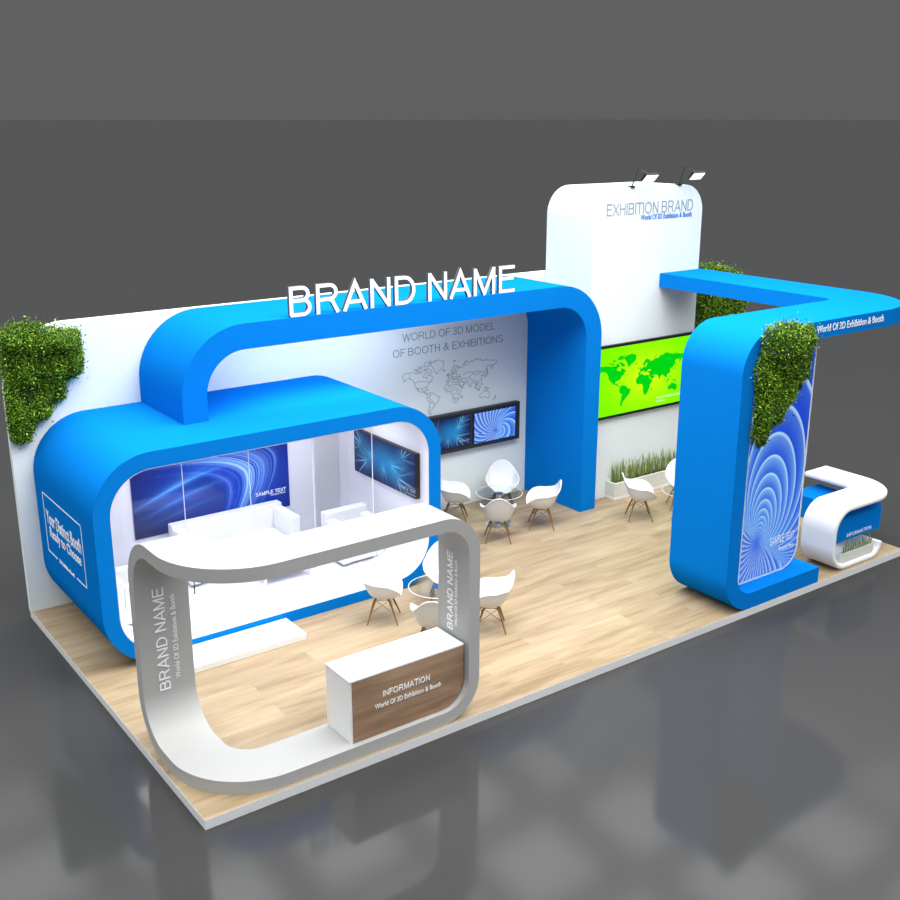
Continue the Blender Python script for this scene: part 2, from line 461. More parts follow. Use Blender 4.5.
# ------------------------------------------------------------------ pictures (colours per vertex on a fine grid)
def picture(name, place, w, h, fn, mat, nx=200, ny=140, thick=0.01, clip=None):
    """place(a, b, d) -> world, d towards the back; fn(A, B) gives rgb in linear 0..1"""
    A, B = np.meshgrid(np.linspace(0, 1, nx + 1), np.linspace(0, 1, ny + 1))
    if clip: PA, PB = clip(A, B)
    else: PA, PB = A, B
    rgb = np.clip(fn(PA * w, PB * h), 0, 1)
    verts = [place(PA[j, i] * w, PB[j, i] * h, 0) for j in range(ny + 1) for i in range(nx + 1)]
    faces = [(j * (nx + 1) + i, j * (nx + 1) + i + 1, (j + 1) * (nx + 1) + i + 1, (j + 1) * (nx + 1) + i) for j in range(ny) for i in range(nx)]
    cols = rgb.reshape(-1, 3).tolist()
    # edge band and back, so the sheet has its thickness
    ring = [i for i in range(nx + 1)] + [j * (nx + 1) + nx for j in range(1, ny + 1)] + [ny * (nx + 1) + i for i in range(nx - 1, -1, -1)] + [j * (nx + 1) for j in range(ny - 1, 0, -1)]
    base = len(verts); a_ = PA.reshape(-1); b_ = PB.reshape(-1)
    for k, r_ in enumerate(ring):
        verts.append(place(a_[r_] * w, b_[r_] * h, thick)); cols.append(cols[r_])
    n = len(ring)
    for k in range(n):
        faces.append((ring[k], base + k, base + (k + 1) % n, ring[(k + 1) % n]))
    faces.append(tuple(base + k for k in range(n))[::-1])
    me = bpy.data.meshes.new(name); me.from_pydata([tuple(v) for v in verts], [], faces); me.update()
    ca = me.color_attributes.new('Col', 'FLOAT_COLOR', 'POINT')
    buf = np.ones((len(verts), 4), dtype=np.float32); buf[:, :3] = np.array(cols)
    ca.data.foreach_set('color', buf.reshape(-1))
    me.materials.append(mat)
    o = bpy.data.objects.new(name, me); COL.objects.link(o)
    return o

def lerp(c0, c1, t): return np.array(c0) * (1 - t[..., None]) + np.array(c1) * t[..., None]
def sst(a, b, x):
    t = np.clip((x - a) / (b - a), 0, 1); return t * t * (3 - 2 * t)

def fan(fx, fy, dx, dy, sy=1.0, k=3.3, k2=3.2, sc=1.0):
    """shells opening out of one point, like a folded paper fan"""
    def fn(X, Y):
        x = (X - fx) * sc; y = (Y - fy) * sy * sc
        n_ = math.hypot(dx, dy); ux, uy = dx / n_, dy / n_
        al = x * ux + y * uy; r2 = x * x + y * y + 1e-5
        pos = al > 0
        c = r2 / (2 * np.abs(al) + 1e-3)
        q = np.log(c + 0.02) * k
        f = q - np.floor(q)
        shell = 0.10 + 0.90 * f ** 1.8
        rim = sst(0.80, 0.94, f) * (1 - sst(0.985, 1.0, f))
        near = np.exp(-np.sqrt(r2) * 0.9)
        a1 = lerp((0.015, 0.09, 0.78), (0.30, 0.70, 1.0), np.clip((shell * 0.85 + near * 0.45 - 0.22), 0, 1))
        far = sst(0.7, 1.8, np.sqrt(r2))
        a1 = a1 * (1 - 0.8 * far[..., None]) + np.array((0.01, 0.06, 0.62)) * 0.8 * far[..., None]
        a1 = a1 * (1 - 0.75 * rim[..., None]) + 0.75 * rim[..., None] * np.array((0.55, 0.80, 1.0))
        an = np.arctan2(y, x)
        g = (an + 0.55 * np.sqrt(r2)) * k2 * 2.2; g = g - np.floor(g)
        a2 = lerp((0.02, 0.10, 0.72), (0.50, 0.78, 1.0), g ** 2.2)
        m = sst(-0.02, 0.05, al)[..., None]
        core = np.exp(-r2 * 55)[..., None]
        out = a2 * (1 - m) + a1 * m
        return out * (1 - core * 0.8) + np.array((0.03, 0.12, 0.85)) * core * 0.8
    return fn

def bursts(w, h, pts):
    def fn(X, Y):
        cx, cy = 0.5 * w, 0.52 * h
        d = np.sqrt(((X - cx) / w) ** 2 + ((Y - cy) / h * 0.9) ** 2)
        out = lerp((0.010, 0.20, 0.50), (0.006, 0.014, 0.10), sst(0.0, 0.50, d))
        for i, (px, py, sz, dirn) in enumerate(pts):
            x = (X - px * w) / h; y = (Y - py * h) / h
            r = np.sqrt(x * x + y * y) + 1e-4; a = np.arctan2(y, x)
            da = np.abs((a - dirn + math.pi) % (2 * math.pi) - math.pi)
            ray = np.abs(np.cos(a * 7 + i) * np.cos(a * 11.5 + 2 * i)) ** 3
            st = ray * np.exp(-(r / sz) ** 1.5) * np.exp(-(da / 0.85) ** 2) * sst(0.0, sz * 0.35, r)
            glow = np.exp(-(r / (sz * 0.55)) ** 2) * 0.22
            out = out + (st * 1.9)[..., None] * np.array((0.25, 0.62, 0.85)) + glow[..., None] * np.array((0.05, 0.4, 0.65))
        return out
    return fn

def swirl(w, h):
    rs = np.random.RandomState(5)
    ph = rs.rand(40) * 6.28; fq = np.linspace(4, 120, 40); am = 1 / np.sqrt(fq)
    def streak(t):
        s = np.zeros_like(t)
        for a_, b_, c_ in zip(am, fq, ph): s = s + a_ * np.sin(b_ * t + c_)
        return s
    def fn(X, Y):
        x = X - 1.50; y = Y - 0.60
        ca, sa = math.cos(0.50), math.sin(0.50)
        u = x * ca + y * sa; v = -x * sa + y * ca + 0.10 * x
        q = u + 1.55 * np.abs(v + 0.02) ** 1.8
        st1 = streak(q * 1.25 + 0.7); st2 = streak(q * 3.3 + 2.0)
        line = np.clip(st1 * 0.6 + 0.28, 0, 1.4) ** 1.4 + 0.5 * np.clip(st2 * 0.6, 0, 1.2) ** 2
        win = sst(-0.03, 0.05, q) * (1 - sst(0.80, 1.0, q)) * np.exp(-(v / 0.62) ** 2) * (1.1 - 0.55 * sst(0.2, 0.9, q))
        win = win * (0.35 + 0.65 * sst(-0.75, 0.0, u))
        out = lerp((0.006, 0.062, 0.62), (0.004, 0.010, 0.15), sst(0.15, 1.25, np.sqrt((x * 0.65) ** 2 + (y * 1.0) ** 2)))
        out = out * (1 - 0.45 * ((1 - sst(-0.10, 0.02, q)) * sst(-0.9, -0.1, u))[..., None])
        out = out + (win * line)[..., None] * np.array((0.34, 0.62, 0.95))
        for k, (c0, c1, wd, am_) in enumerate(((0.60, 0.42, 0.022, 0.95), (0.42, 0.40, 0.035, 0.45), (0.70, 0.50, 0.07, 0.30), (0.30, 0.30, 0.03, 0.25))):
            yy = Y - (c0 + c1 * np.sin(X * 0.95 - 0.35 - 0.1 * k) - 0.12 * X * X * 0.3)
            g = np.exp(-np.abs(yy) / wd) * np.exp(-((X - 0.75) / 0.55) ** 2)
            out = out + (g * am_)[..., None] * np.array((0.12, 0.45, 0.95))
        dark = sst(0.42, 0.05, Y / h) * (1 - sst(0.35, 0.6, X / w))
        return out * (1 - 0.45 * dark[..., None])
    return fn

# ------------------------------------------------------------------ world map
LAND = dict(
 na=[(-168,66),(-156,71),(-141,70),(-128,70),(-115,68),(-108,68),(-95,68),(-94,72),(-85,69),(-82,66),(-87,64),(-94,60),(-93,58),(-83,55),(-80,52),(-79,55),(-77,60),(-78,62),(-70,60),(-65,58),(-61,56),(-56,52),(-60,50),(-66,50),(-65,47),(-61,46),(-66,44),(-70,43),(-74,40),(-76,36),(-81,31),(-80,26),(-82,29),(-85,30),(-90,29),(-97,27),(-97,22),(-94,18),(-90,21),(-87,21),(-89,16),(-83,15),(-83,10),(-79,9),(-83,8),(-87,12),(-94,16),(-105,20),(-109,26),(-114,31),(-112,27),(-110,23),(-117,33),(-122,37),(-124,42),(-124,48),(-130,54),(-136,58),(-145,60),(-152,59),(-160,55),(-165,54),(-158,58),(-165,61),(-162,64)],
 gr=[(-73,78),(-60,82),(-35,83),(-20,81),(-20,75),(-25,70),(-38,66),(-44,60),(-52,65),(-55,70),(-62,76)],
 ba=[(-88,73),(-75,73),(-62,66),(-68,63),(-76,65),(-80,70)],
 el=[(-90,77),(-78,76),(-64,82),(-75,83),(-90,81)],
 vi=[(-117,73),(-105,73),(-102,70),(-114,69.5)],
 bk=[(-125,74),(-118,76),(-116,73.8),(-123,72)],
 qe=[(-112,78),(-98,78),(-96,76),(-108,75)],
 sa=[(-78,8),(-72,12),(-62,10),(-52,5),(-50,0),(-44,-3),(-35,-6),(-39,-15),(-41,-22),(-48,-26),(-54,-34),(-58,-35),(-58,-38),(-62,-39),(-65,-43),(-66,-48),(-69,-52),(-66,-55),(-73,-52),(-75,-46),(-73,-38),(-71,-30),(-70,-18),(-76,-14),(-81,-5),(-80,1)],
 af=[(-6,36),(10,37),(11,33),(20,31),(30,31),(34,28),(37,20),(43,12),(51,12),(47,4),(41,-3),(39,-8),(40,-15),(35,-20),(33,-26),(27,-34),(19,-35),(15,-27),(12,-17),(13,-8),(9,0),(8,4),(-2,5),(-8,4),(-13,8),(-17,14),(-16,22),(-10,29)],
 eu=[(-9,37),(-9,43),(-2,43),(-1,46),(-5,48),(2,51),(8,54),(9,57),(13,54),(20,55),(24,59),(28,60),(22,61),(25,65),(18,62),(16,56),(12,56),(11,59),(5,60),(10,64),(15,69),(25,71),(40,67),(33,66),(44,66),(54,69),(68,69),(73,72),(80,73),(100,77),(112,74),(130,72),(140,73),(160,70),(170,70),(180,68),(178,63),(170,60),(163,58),(162,55),(157,51),(156,57),(163,62),(155,59),(142,59),(136,54),(141,52),(135,44),(129,41),(129,36),(126,35),(125,39),(118,39),(122,37),(119,34),(122,30),(118,24),(110,21),(107,17),(109,12),(105,9),(103,12),(100,13),(100,8),(103,2),(99,8),(98,16),(94,17),(91,22),(87,21),(80,15),(80,10),(77,8),(73,17),(72,21),(67,25),(57,26),(51,28),(48,30),(51,25),(56,25),(59,22),(52,16),(44,12),(39,21),(35,28),(34,31),(36,36),(28,37),(27,40),(34,42),(41,41),(39,46),(33,46),(28,44),(28,41),(23,40),(22,37),(19,41),(13,45),(18,40),(16,38),(12,42),(9,44),(3,43),(0,39),(-5,36)],
 uk=[(-5,50),(1,51),(0,53),(-3,58),(-5,58),(-3,54)], ie=[(-10,52),(-6,52),(-6,55),(-9,54.5)], ic=[(-22,64),(-14,65),(-17,66),(-23,66)],
 jp=[(131,32),(140,35),(142,40),(145,44),(141,45),(140,38),(133,35)], mg=[(44,-24),(47,-25),(50,-15),(47,-16)],
 au=[(114,-22),(122,-18),(130,-12),(136,-12),(136,-17),(140,-17),(142,-11),(146,-19),(153,-26),(150,-37),(144,-39),(138,-35),(131,-32),(124,-33),(115,-34)],
 nz=[(173,-35),(178,-38),(174,-42),(167,-46),(172,-41)], ng=[(131,-1),(141,-3),(150,-10),(143,-8),(137,-7)],
 bo=[(109,1),(117,7),(118,1),(114,-4),(110,-2)], su=[(95,5),(104,-2),(105,-6),(100,-1)], ja=[(106,-6),(114,-7),(114,-9),(107,-8)],
 ph=[(120,18),(122,14),(126,7),(122,10)], sv=[(15,78),(25,80),(18,77)], nv=[(52,71),(68,76),(58,75),(55,71)],
 cu=[(-84,22.5),(-75,20),(-78,22.5)], sk=[(143,54),(144,49),(142,46),(141.7,52)], sl=[(80,9),(82,7),(80,6)], tw=[(120,24),(122,25),(121,22)])
BORD = [[(-123,49),(-95,49),(-83,45),(-75,45),(-68,47)],[(-117,32),(-106,31),(-97,26)],[(-141,60),(-141,70)],[(-60,5),(-69,0),(-73,-7),(-65,-11),(-58,-20),(-54,-26),(-53,-33)],[(-70,-20),(-70,-35),(-72,-50)],[(-72,12),(-70,6),(-68,1)],[(-80,-4),(-75,-1),(-70,-3)],[(-69,-11),(-68,-22),(-62,-22),(-58,-30)],
 [(-8,30),(0,22),(12,24),(25,22),(36,22)],[(-12,15),(-5,15),(4,20)],[(4,13),(12,13),(14,22)],[(24,20),(24,12),(35,10)],[(9,5),(18,8),(28,5),(41,4)],[(12,-6),(22,-7),(30,-9),(40,-11)],[(12,-17),(20,-18),(25,-18),(33,-22)],[(25,31),(25,22)],[(30,4),(30,-9)],[(20,-18),(20,-28),(30,-22)],[(-5,36),(-2,30),(0,22)],[(-8,4),(-8,10),(-13,12)],[(2,6),(2,12)],[(34,-2),(30,-2)],
 [(50,47),(60,51),(72,54),(87,49),(98,51),(116,50),(130,48),(132,44)],[(75,37),(80,30),(92,28),(98,25),(108,22)],[(62,37),(75,37),(87,49)],[(87,49),(97,43),(106,42),(119,47)],[(28,60),(28,46)],[(10,54),(14,48),(8,46),(7,49),(3,51)],[(-1,43),(3,42)],[(15,47),(22,48),(28,46)],[(45,41),(48,38),(54,37),(62,37)],[(36,36),(42,37),(48,30)],[(44,40),(46,33),(48,30)],[(62,37),(61,30),(62,25)],[(74,34),(70,27),(68,24)],[(88,27),(92,24)],[(100,20),(105,17),(107,12)],[(98,16),(100,20),(102,22)],[(35,32),(39,30),(48,29)],[(44,17),(52,19),(55,23)],[(22,69),(28,70),(30,62)],[(12,60),(14,66),(20,69)],[(14,54),(24,54)],[(24,42),(22,45)],[(33,52),(38,50),(40,47)],[(141,-3),(141,-9)]]
def miller(la): return 1.25 * math.log(math.tan(math.pi / 4 + 0.4 * R(la)))

def wobble(pts, amp, closed=True):
    """natural coast: split long edges and push the middles a little"""
    rs = random.Random(len(pts) * 13 + int(pts[0][0])); out = []
    n = len(pts)
    for i in range(n if closed else n - 1):
        a = pts[i]; b = pts[(i + 1) % n]; out.append(a)
        d = math.hypot(b[0] - a[0], b[1] - a[1])
        k = int(d // 4)
        for j in range(1, k + 1):
            t = j / (k + 1); s = rs.uniform(-1, 1) * amp * min(1, d / 10)
            out.append((a[0] + (b[0] - a[0]) * t - (b[1] - a[1]) / d * s, a[1] + (b[1] - a[1]) * t + (b[0] - a[0]) / d * s))
    if not closed: out.append(pts[-1])
    return out

# ================================================================== SETTING
bm = bmesh.new()
S_ = 4000
vs = [bm.verts.new(c) for c in ((-S_, -S_, -0.115), (S_, -S_, -0.115), (S_, S_, -0.115), (-S_, S_, -0.115))]
bm.faces.new(vs)
tag(finish('floor', bm, M['hall']), 'polished dark grey exhibition hall floor reaching to the horizon', 'floor', kind='structure')

plat = tag(finish('floor_platform', bbox(0, 12.42, 0, 6.15, -0.115, -0.0015, 0.0), M['edge']), 'raised booth platform with light grey edge', 'platform', kind='structure')
bm = bbox(0.003, 12.417, 0.003, 6.148, -0.0015, 0.0, 0)
tag(finish('floor_boards', bm, M['oak']), 'pale oak plank flooring on the booth platform', 'floor', kind='structure')

# back wall: one panel, rounded at its far left upper corner
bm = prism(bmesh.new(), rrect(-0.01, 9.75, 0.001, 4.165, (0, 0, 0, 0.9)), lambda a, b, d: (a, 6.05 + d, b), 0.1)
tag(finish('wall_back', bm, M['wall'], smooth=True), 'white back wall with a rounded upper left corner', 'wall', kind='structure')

# ================================================================== TOWER
TX0, TX1, TY0, TY1 = 9.66, 12.415, 4.8, 6.02
tower = empty('storage_tower', ((TX0 + TX1) / 2, 5.4, 0), 'tall white rounded tower block reading EXHIBITION BRAND', 'tower')
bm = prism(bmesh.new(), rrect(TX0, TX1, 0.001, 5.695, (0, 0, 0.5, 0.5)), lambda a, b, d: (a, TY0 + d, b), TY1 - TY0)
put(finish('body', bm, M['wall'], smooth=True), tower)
t_ = caps('EXHIBITION BRAND', (9.96, 4.798, 5.225), (1, 0, 0), (0, 0, 1), 2.19, 0.205, weight=0.10)
put(tag(finish('lettering', t_, M['textgrey']), 'thin grey capitals EXHIBITION BRAND'), tower)
t_ = text_bm('World Of 3D Exhibition & Booth', (10.80, 4.798, 5.115), (1, 0, 0), (0, 0, 1), 1.33, 0.095, bold=0.012)
put(tag(finish('lettering', t_, M['textblue']), 'small blue line World Of 3D Exhibition & Booth'), tower)

def arm_lamp(x, side):
    r = empty('arm_floodlight', (x, 4.84, 5.70), 'black arm floodlight over the E of the tower lettering' if side else 'black arm floodlight over the right end of the tower lettering', 'lamp', 'floodlights on top of the white tower')
    bm = bmesh.new(); box(bm, -0.05, 0.05, -0.06, 0.02, -0.01, 0.02)
    finish('base', bm, M['black'], r)
    bm = bmesh.new(); tube(bm, [(0, -0.02, 0.0), (0.16, 0.0, 0.31), (0.14, -0.20, 0.27), (0.11, -0.33, 0.20)], 0.012, 8)
    finish('arm', bm, M['black'], r, True)
    # head: a flat box tipped so that its lit face looks outwards and down
    T = Matrix.Translation((0.10, -0.36, 0.16)) @ Matrix.Rotation(R(-45), 4, 'X')
    bm = bbox(-0.15, 0.15, -0.085, 0.085, 0.0, 0.05, 0.008)
    bmesh.ops.transform(bm, matrix=T, verts=bm.verts)
    head = finish('lamp_head', bm, M['black'], r)
    bm = bbox(-0.142, 0.142, -0.077, 0.077, -0.006, 0.0005, 0.0)
    bmesh.ops.transform(bm, matrix=T, verts=bm.verts)
    finish('diffuser', bm, M['lamp'], head)
arm_lamp(10.56, True); arm_lamp(11.76, False)

# big green screen on the tower
SX0, SX1, SZ0, SZ1 = 9.72, 12.40, 1.56, 2.935
scr = empty('wall_screen', (11.06, 4.8, 1.57), 'large lit lime green wall screen showing a world map', 'screen')
bm = bbox(SX0, SX1, 4.735, 4.799, SZ0, SZ1, 0.006)
put(finish('bezel', bm, M['black']), scr)
bm = bbox(SX0 + 0.05, SX1 - 0.05, 4.729, 4.736, SZ0 + 0.055, SZ1 - 0.05, 0)
disp = finish('display', bm, M['lime']); disp_root = scr
disp.parent = scr; disp.matrix_parent_inverse = Matrix.Identity(4)
disp.location = -Vector(scr.location)          # keeps object space = plan space for the gradient
bm = bmesh.new()
for key, pts in LAND.items():
    pp = [(10.93 + 0.00665 * lo, 2.085 + 0.322 * miller(la)) for lo, la in wobble(pts, 1.0)]
    pp = [q for q in pp]
    f = [bm.verts.new((a, 4.7275, b)) for a, b in pp]
    try: fc = bm.faces.new(f)
    except Exception: continue
bmesh.ops.recalc_face_normals(bm, faces=bm.faces)
bmesh.ops.triangulate(bm, faces=bm.faces)
for f in bm.faces:
    if f.normal.y > 0: f.normal_flip()
ext = bmesh.ops.extrude_face_region(bm, geom=list(bm.faces))
for q in [g for g in ext['geom'] if isinstance(g, bmesh.types.BMVert)]: q.co.y -= 0.001
put(tag(finish('land_map', bm, M['screenland']), 'bright green land masses'), scr)
put(finish('lettering', text_bm('World Of 3D Exhibition & Booth', (11.39, 4.727, 1.752), (1, 0, 0), (0, 0, 1), 0.70, 0.045, depth=0.002), M['screentext']), scr)
put(finish('lettering', text_bm('Exhibition', (11.40, 4.727, 1.688), (1, 0, 0), (0, 0, 1), 0.23, 0.035, depth=0.002), M['screentext']), scr)

# ================================================================== WALL MAP + WALL LETTERING
def wall_strip(bm, pts, y, w, closed):
    n = len(pts)
    for i in range(n if closed else n - 1):
        a = Vector((pts[i][0], 0, pts[i][1])); b = Vector((pts[(i + 1) % n][0], 0, pts[(i + 1) % n][1]))
        d = (b - a)
        if d.length < 1e-5: continue
        d.normalize(); s = Vector((-d.z, 0, d.x)) * w / 2
        vv = [bm.verts.new((c.x, y, c.z)) for c in (a - s, b - s, b + s, a + s)]
        ww = [bm.verts.new((c.x, y - 0.002, c.z)) for c in (a - s, b - s, b + s, a + s)]
        bm.faces.new(ww)
        for k in range(4): bm.faces.new((vv[k], vv[(k + 1) % 4], ww[(k + 1) % 4], ww[k]))
bm = bmesh.new()
mp_ = lambda lo, la: (7.487 + 0.0060 * lo, 2.178 + 0.318 * miller(la))
for key, pts in LAND.items():
    wall_strip(bm, [mp_(*q) for q in wobble(pts, 1.8)], 6.049, 0.008, True)
for pts in BORD:
    wall_strip(bm, [mp_(*q) for q in wobble(pts, 1.2, False)], 6.049, 0.006, False)
tag(finish('world_map_decal', bm, M['mapline']), 'thin grey outline world map drawn on the white back wall', 'wall map')
wl = empty('wall_lettering', (7.47, 5.99, 2.97), 'two lines of grey capitals on the back wall above the outline world map', 'lettering')
put(finish('lettering', caps('WORLD OF 3D MODEL', (6.50, 6.049, 3.213), (1, 0, 0), (0, 0, 1), 2.0, 0.135, weight=0.10), M['textgrey']), wl)
put(finish('lettering', caps('OF BOOTH & EXHIBITIONS', (6.305, 6.049, 2.958), (1, 0, 0), (0, 0, 1), 2.39, 0.135, weight=0.10), M['textgrey']), wl)

# twin screens below the map
pan = empty('media_panel', (8.0, 5.95, 1.1), 'dark grey media board holding two screens under the outline map', 'panel')
put(finish('board', bbox(6.95, 9.04, 5.94, 6.049, 1.095, 1.815, 0.004), M['darkgrey']), pan)
tv = empty('wall_monitor', (7.42, 5.94, 1.19), 'dark blue picture monitor at the left of the dark media board', 'screen', 'monitors under the world map')
put(finish('bezel', bbox(6.99, 7.87, 5.918, 5.939, 1.185, 1.765, 0.003), M['black']), tv)
P = picture('display', lambda a, b, d: (7.005 + a, 5.914 + d, 1.20 + b), 0.85, 0.55,
            bursts(0.85, 0.55, [(0.12, 0.55, 0.30, 2.2), (0.22, 0.35, 0.22, 3.4), (0.74, 0.78, 0.28, 0.9), (0.62, 0.35, 0.34, -0.6), (0.42, 0.30, 0.16, -1.6), (0.66, 0.60, 0.2, 0.6)]), M['screen'], 150, 100, 0.004)
put(P, tv)
put(finish('lettering', caps('SAMPLE TEXT', (7.62, 5.913, 1.27), (1, 0, 0), (0, 0, 1), 0.22, 0.032, depth=0.001), M['pictext']), tv)
tv = empty('wall_monitor', (8.43, 5.94, 1.19), 'pale blue fan picture monitor at the right of the dark media board', 'screen', 'monitors under the world map')
put(finish('bezel', bbox(7.935, 8.93, 5.918, 5.939, 1.165, 1.765, 0.003), M['black']), tv)
P = picture('display', lambda a, b, d: (7.955 + a, 5.914 + d, 1.18 + b), 0.955, 0.565,
            fan(0.50, 0.17, 0.9, -0.25, 1.0, 2.4, 2.2, 2.4), M['screen'], 190, 120, 0.004)
put(P, tv)

# ================================================================== BLUE ARCH
# outer 1.88..9.61, top 4.16, leg 0.37 thick, depth y 4.43..6.0
r_in = 0.60; T = 0.36
bmA = ribbon((2.24, 5.252, 2.872), (0, 0, 1), (1, 0, 0), 1.58, T,
             [('F', 4.16 - T - r_in - 2.872), ('P', 90, r_in), ('F', (9.635 - T - r_in) - (2.24 + r_in)), ('P', 90, r_in), ('F', 4.16 - T - r_in - 0.001)], bev=0)
arch = empty('blue_arch', (9.43, 5.2, 0), 'tall blue rounded arch standing from the meeting room roof to the floor', 'arch')
put(finish('body', bmA, M['blue'], smooth=True), arch)

# 3D sign on the arch
sign = empty('brand_sign', (5.6, 4.53, 4.162), 'raised white letters reading BRAND NAME on top of the blue arch', 'sign')
for bm in caps('BRAND NAME', (3.56, 4.53, 4.165), (1, 0, 0), (0, 0, 1), 4.09, 0.43, depth=0.06, weight=0.122, per_letter=True):
    o = finish('letter', bm, None, mats=[M['textwhite'], M['letterside']])
    for pgn in o.data.polygons:
        pgn.material_index = 0 if pgn.normal.y < -0.7 else 1
    put(o, sign)

# ================================================================== MEETING ROOM (blue box)
BX0, BX1, BY0, BY1, BZ1 = 0.25, 5.51, 3.55, 6.045, 2.87
room = empty('meeting_room', (2.87, 4.7, 0), 'blue rounded meeting room box with a glazed white interior', 'meeting room')
T = 0.215; TB = 0.165; ri = 0.58
W = BY1 - BY0
def ringprism(outer, inner, place, depth):
    bm = bmesh.new(); n = len(outer)
    L = [[bm.verts.new(place(a, b, d)) for a, b in q] for d in (0, depth) for q in (outer, inner)]
    for i in range(n):
        j = (i + 1) % n
        for A, B in ((L[0], L[1]), (L[1], L[3]), (L[3], L[2]), (L[2], L[0])):
            bm.faces.new((A[i], A[j], B[j], B[i]))
    bmesh.ops.recalc_face_normals(bm, faces=bm.faces)
    return bm
o_ = rrect(BX0, BX1, 0.001, BZ1, (0.79,) * 4, 22)
def inn(k): return rrect(BX0 + T + k, BX1 - T - k, TB + k, BZ1 - T - k, (ri - k,) * 4, 22)
put(finish('shell', ringprism(o_, inn(0), lambda a, b, d: (a, BY0 + d, b), W), M['blue'], smooth=True), room)
put(tag(finish('lining', ringprism(inn(0.0005), inn(0.012), lambda a, b, d: (a, BY0 + 0.006 + d, b), W - 0.008), M['room'], smooth=True), 'white inner lining'), room)
ix0, ix1, iz0, iz1 = BX0 + T + 0.014, BX1 - T - 0.014, TB + 0.014, BZ1 - T - 0.014
put(tag(finish('back_panel', prism(bmesh.new(), rrect(ix0, ix1, iz0, iz1, (ri,) * 4), lambda a, b, d: (a, 5.93 + d, b), 0.06), M['room'], smooth=True), 'pale lilac rear panel'), room)
bm = bbox(4.66, 5.10, 5.905, 5.929, iz0, 2.45, 0.003)
put(tag(finish('door', bm, M['room2']), 'grey narrow door leaf in the rear panel'), room)
# glazing: five panes and their polished joints
gx = [ix0 + 0.002, 1.483, 2.425, 3.395, 4.37, ix1 - 0.002]
outline = rrect(ix0 + 0.003, ix1 - 0.003, iz0 + 0.003, iz1 - 0.003, (ri - 0.02,) * 4)
def zlim(x):
    lo = ix0 + ri; hi = ix1 - ri
    d = max(0.0, lo - x, x - hi); d = min(d, ri - 0.001)
    k = (ri - 0.01) - math.sqrt(max(0, (ri - 0.01) ** 2 - d * d))
    return iz0 + 0.006 + k, iz1 - 0.006 - k
for i in range(5):
    a, b = gx[i] + 0.006, gx[i + 1] - 0.006
    xs = [a + (b - a) * k / 16 for k in range(17)]
    poly = [(x, zlim(x)[0]) for x in xs] + [(x, zlim(x)[1]) for x in reversed(xs)]
    g = put(tag(finish('glass_pane', prism(bmesh.new(), poly, lambda a_, b_, d: (a_, 3.66 + d, b_), 0.008), M['glass']), 'clear glass'), room)
    if i == 1:
        bm = bmesh.new(); tube(bm, [(1.52, 3.655, 0.77), (1.52, 3.625, 0.78), (1.52, 3.625, 0.95), (1.52, 3.655, 0.96)], 0.008, 8)
        h_ = finish('handle', bm, M['black']); h_.parent = g; h_.data.transform(Matrix.Translation(-Vector(room.location)))
for x in gx[1:-1]:
    z0, z1 = zlim(x)
    put(tag(finish('pane_joint', bbox(x - 0.0028, x + 0.0028, 3.657, 3.671, z0, z1, 0), M['glassedge']), 'pale glass edge'), room)
# sign on the left outer face
def on_left(a, b, d=0.0): return (BX0 - 0.001 - d, a, b)
bm = bmesh.new()
def leftbar(y0, y1, z0, z1):
    box(bm, BX0 - 0.004, BX0 + 0.001, min(y0, y1), max(y0, y1), z0, z1)
leftbar(5.72, 5.703, 1.02, 1.90); leftbar(4.07, 4.087, 1.02, 1.90)
leftbar(5.72, 4.07, 1.885, 1.90); leftbar(5.72, 5.30, 1.02, 1.035); leftbar(4.48, 4.07, 1.02, 1.035)
put(tag(finish('sign_outline', bm, M['textwhite']), 'white rectangle outline'), room)
for tx_, a, z, w, h, bo in (('Your Distinct Booth', 5.63, 1.47, 1.47, 0.20, 0.012), ('Ready to Choose', 5.54, 1.24, 1.33, 0.20, 0.012), ('3D Exhibition Booth', 5.22, 1.0, 0.64, 0.055, 0.02)):
    put(tag(finish('lettering', text_bm(tx_, (BX0 + 0.002, a, z), (0, -1, 0), (0, 0, 1), w, h, depth=0.006, bold=bo), M['textwhite']), 'white lettering ' + tx_), room)

# graphic on the room's rear panel
gp = empty('swirl_graphic', (2.87, 5.92, 0.8), 'deep blue swirl picture on the rear wall of the meeting room', 'wall graphic')
P = picture('printed_sheet', lambda a, b, d: (1.565 + a, 5.905 + d, 0.80 + b), 2.60, 1.50, swirl(2.60, 1.50), M['print'], 300, 190, 0.02)
put(P, gp)
put(finish('lettering', caps('SAMPLE TEXT', (3.56, 5.904, 1.075), (1, 0, 0), (0, 0, 1), 0.54, 0.06, depth=0.002, weight=0.16), M['textwhite']), gp)
put(finish('lettering', text_bm('Company Name', (3.82, 5.904, 1.03), (1, 0, 0), (0, 0, 1), 0.27, 0.04, depth=0.002), M['textwhite']), gp)
# picture on the room's right wall, facing left
sd = empty('side_wall_screen', (ix1, 4.62, 1.3), 'dark blue starburst screen on the right inner wall of the meeting room', 'screen')
put(finish('bezel', bbox(5.20, ix1 - 0.001, 3.77, 5.55, 1.30, 2.02, 0.003), M['black']), sd)
P = picture('display', lambda a, b, d: (5.193 + d, 5.54 - a, 1.31 + b), 1.76, 0.70,
            bursts(1.82, 0.71, [(0.13, 0.68, 0.42, 2.6), (0.22, 0.38, 0.3, 3.6), (0.30, 0.55, 0.16, 3.1), (0.76, 0.76, 0.36, 0.9), (0.68, 0.30, 0.46, -0.5), (0.48, 0.40, 0.18, -1.5), (0.60, 0.52, 0.25, -0.2)]), M['screen'], 220, 100, 0.004)
put(P, sd)
put(finish('lettering', caps('SAMPLE TEXT', (5.1925, 4.22, 1.385), (0, -1, 0), (0, 0, 1), 0.46, 0.05, depth=0.001, weight=0.13), M['pictext']), sd)
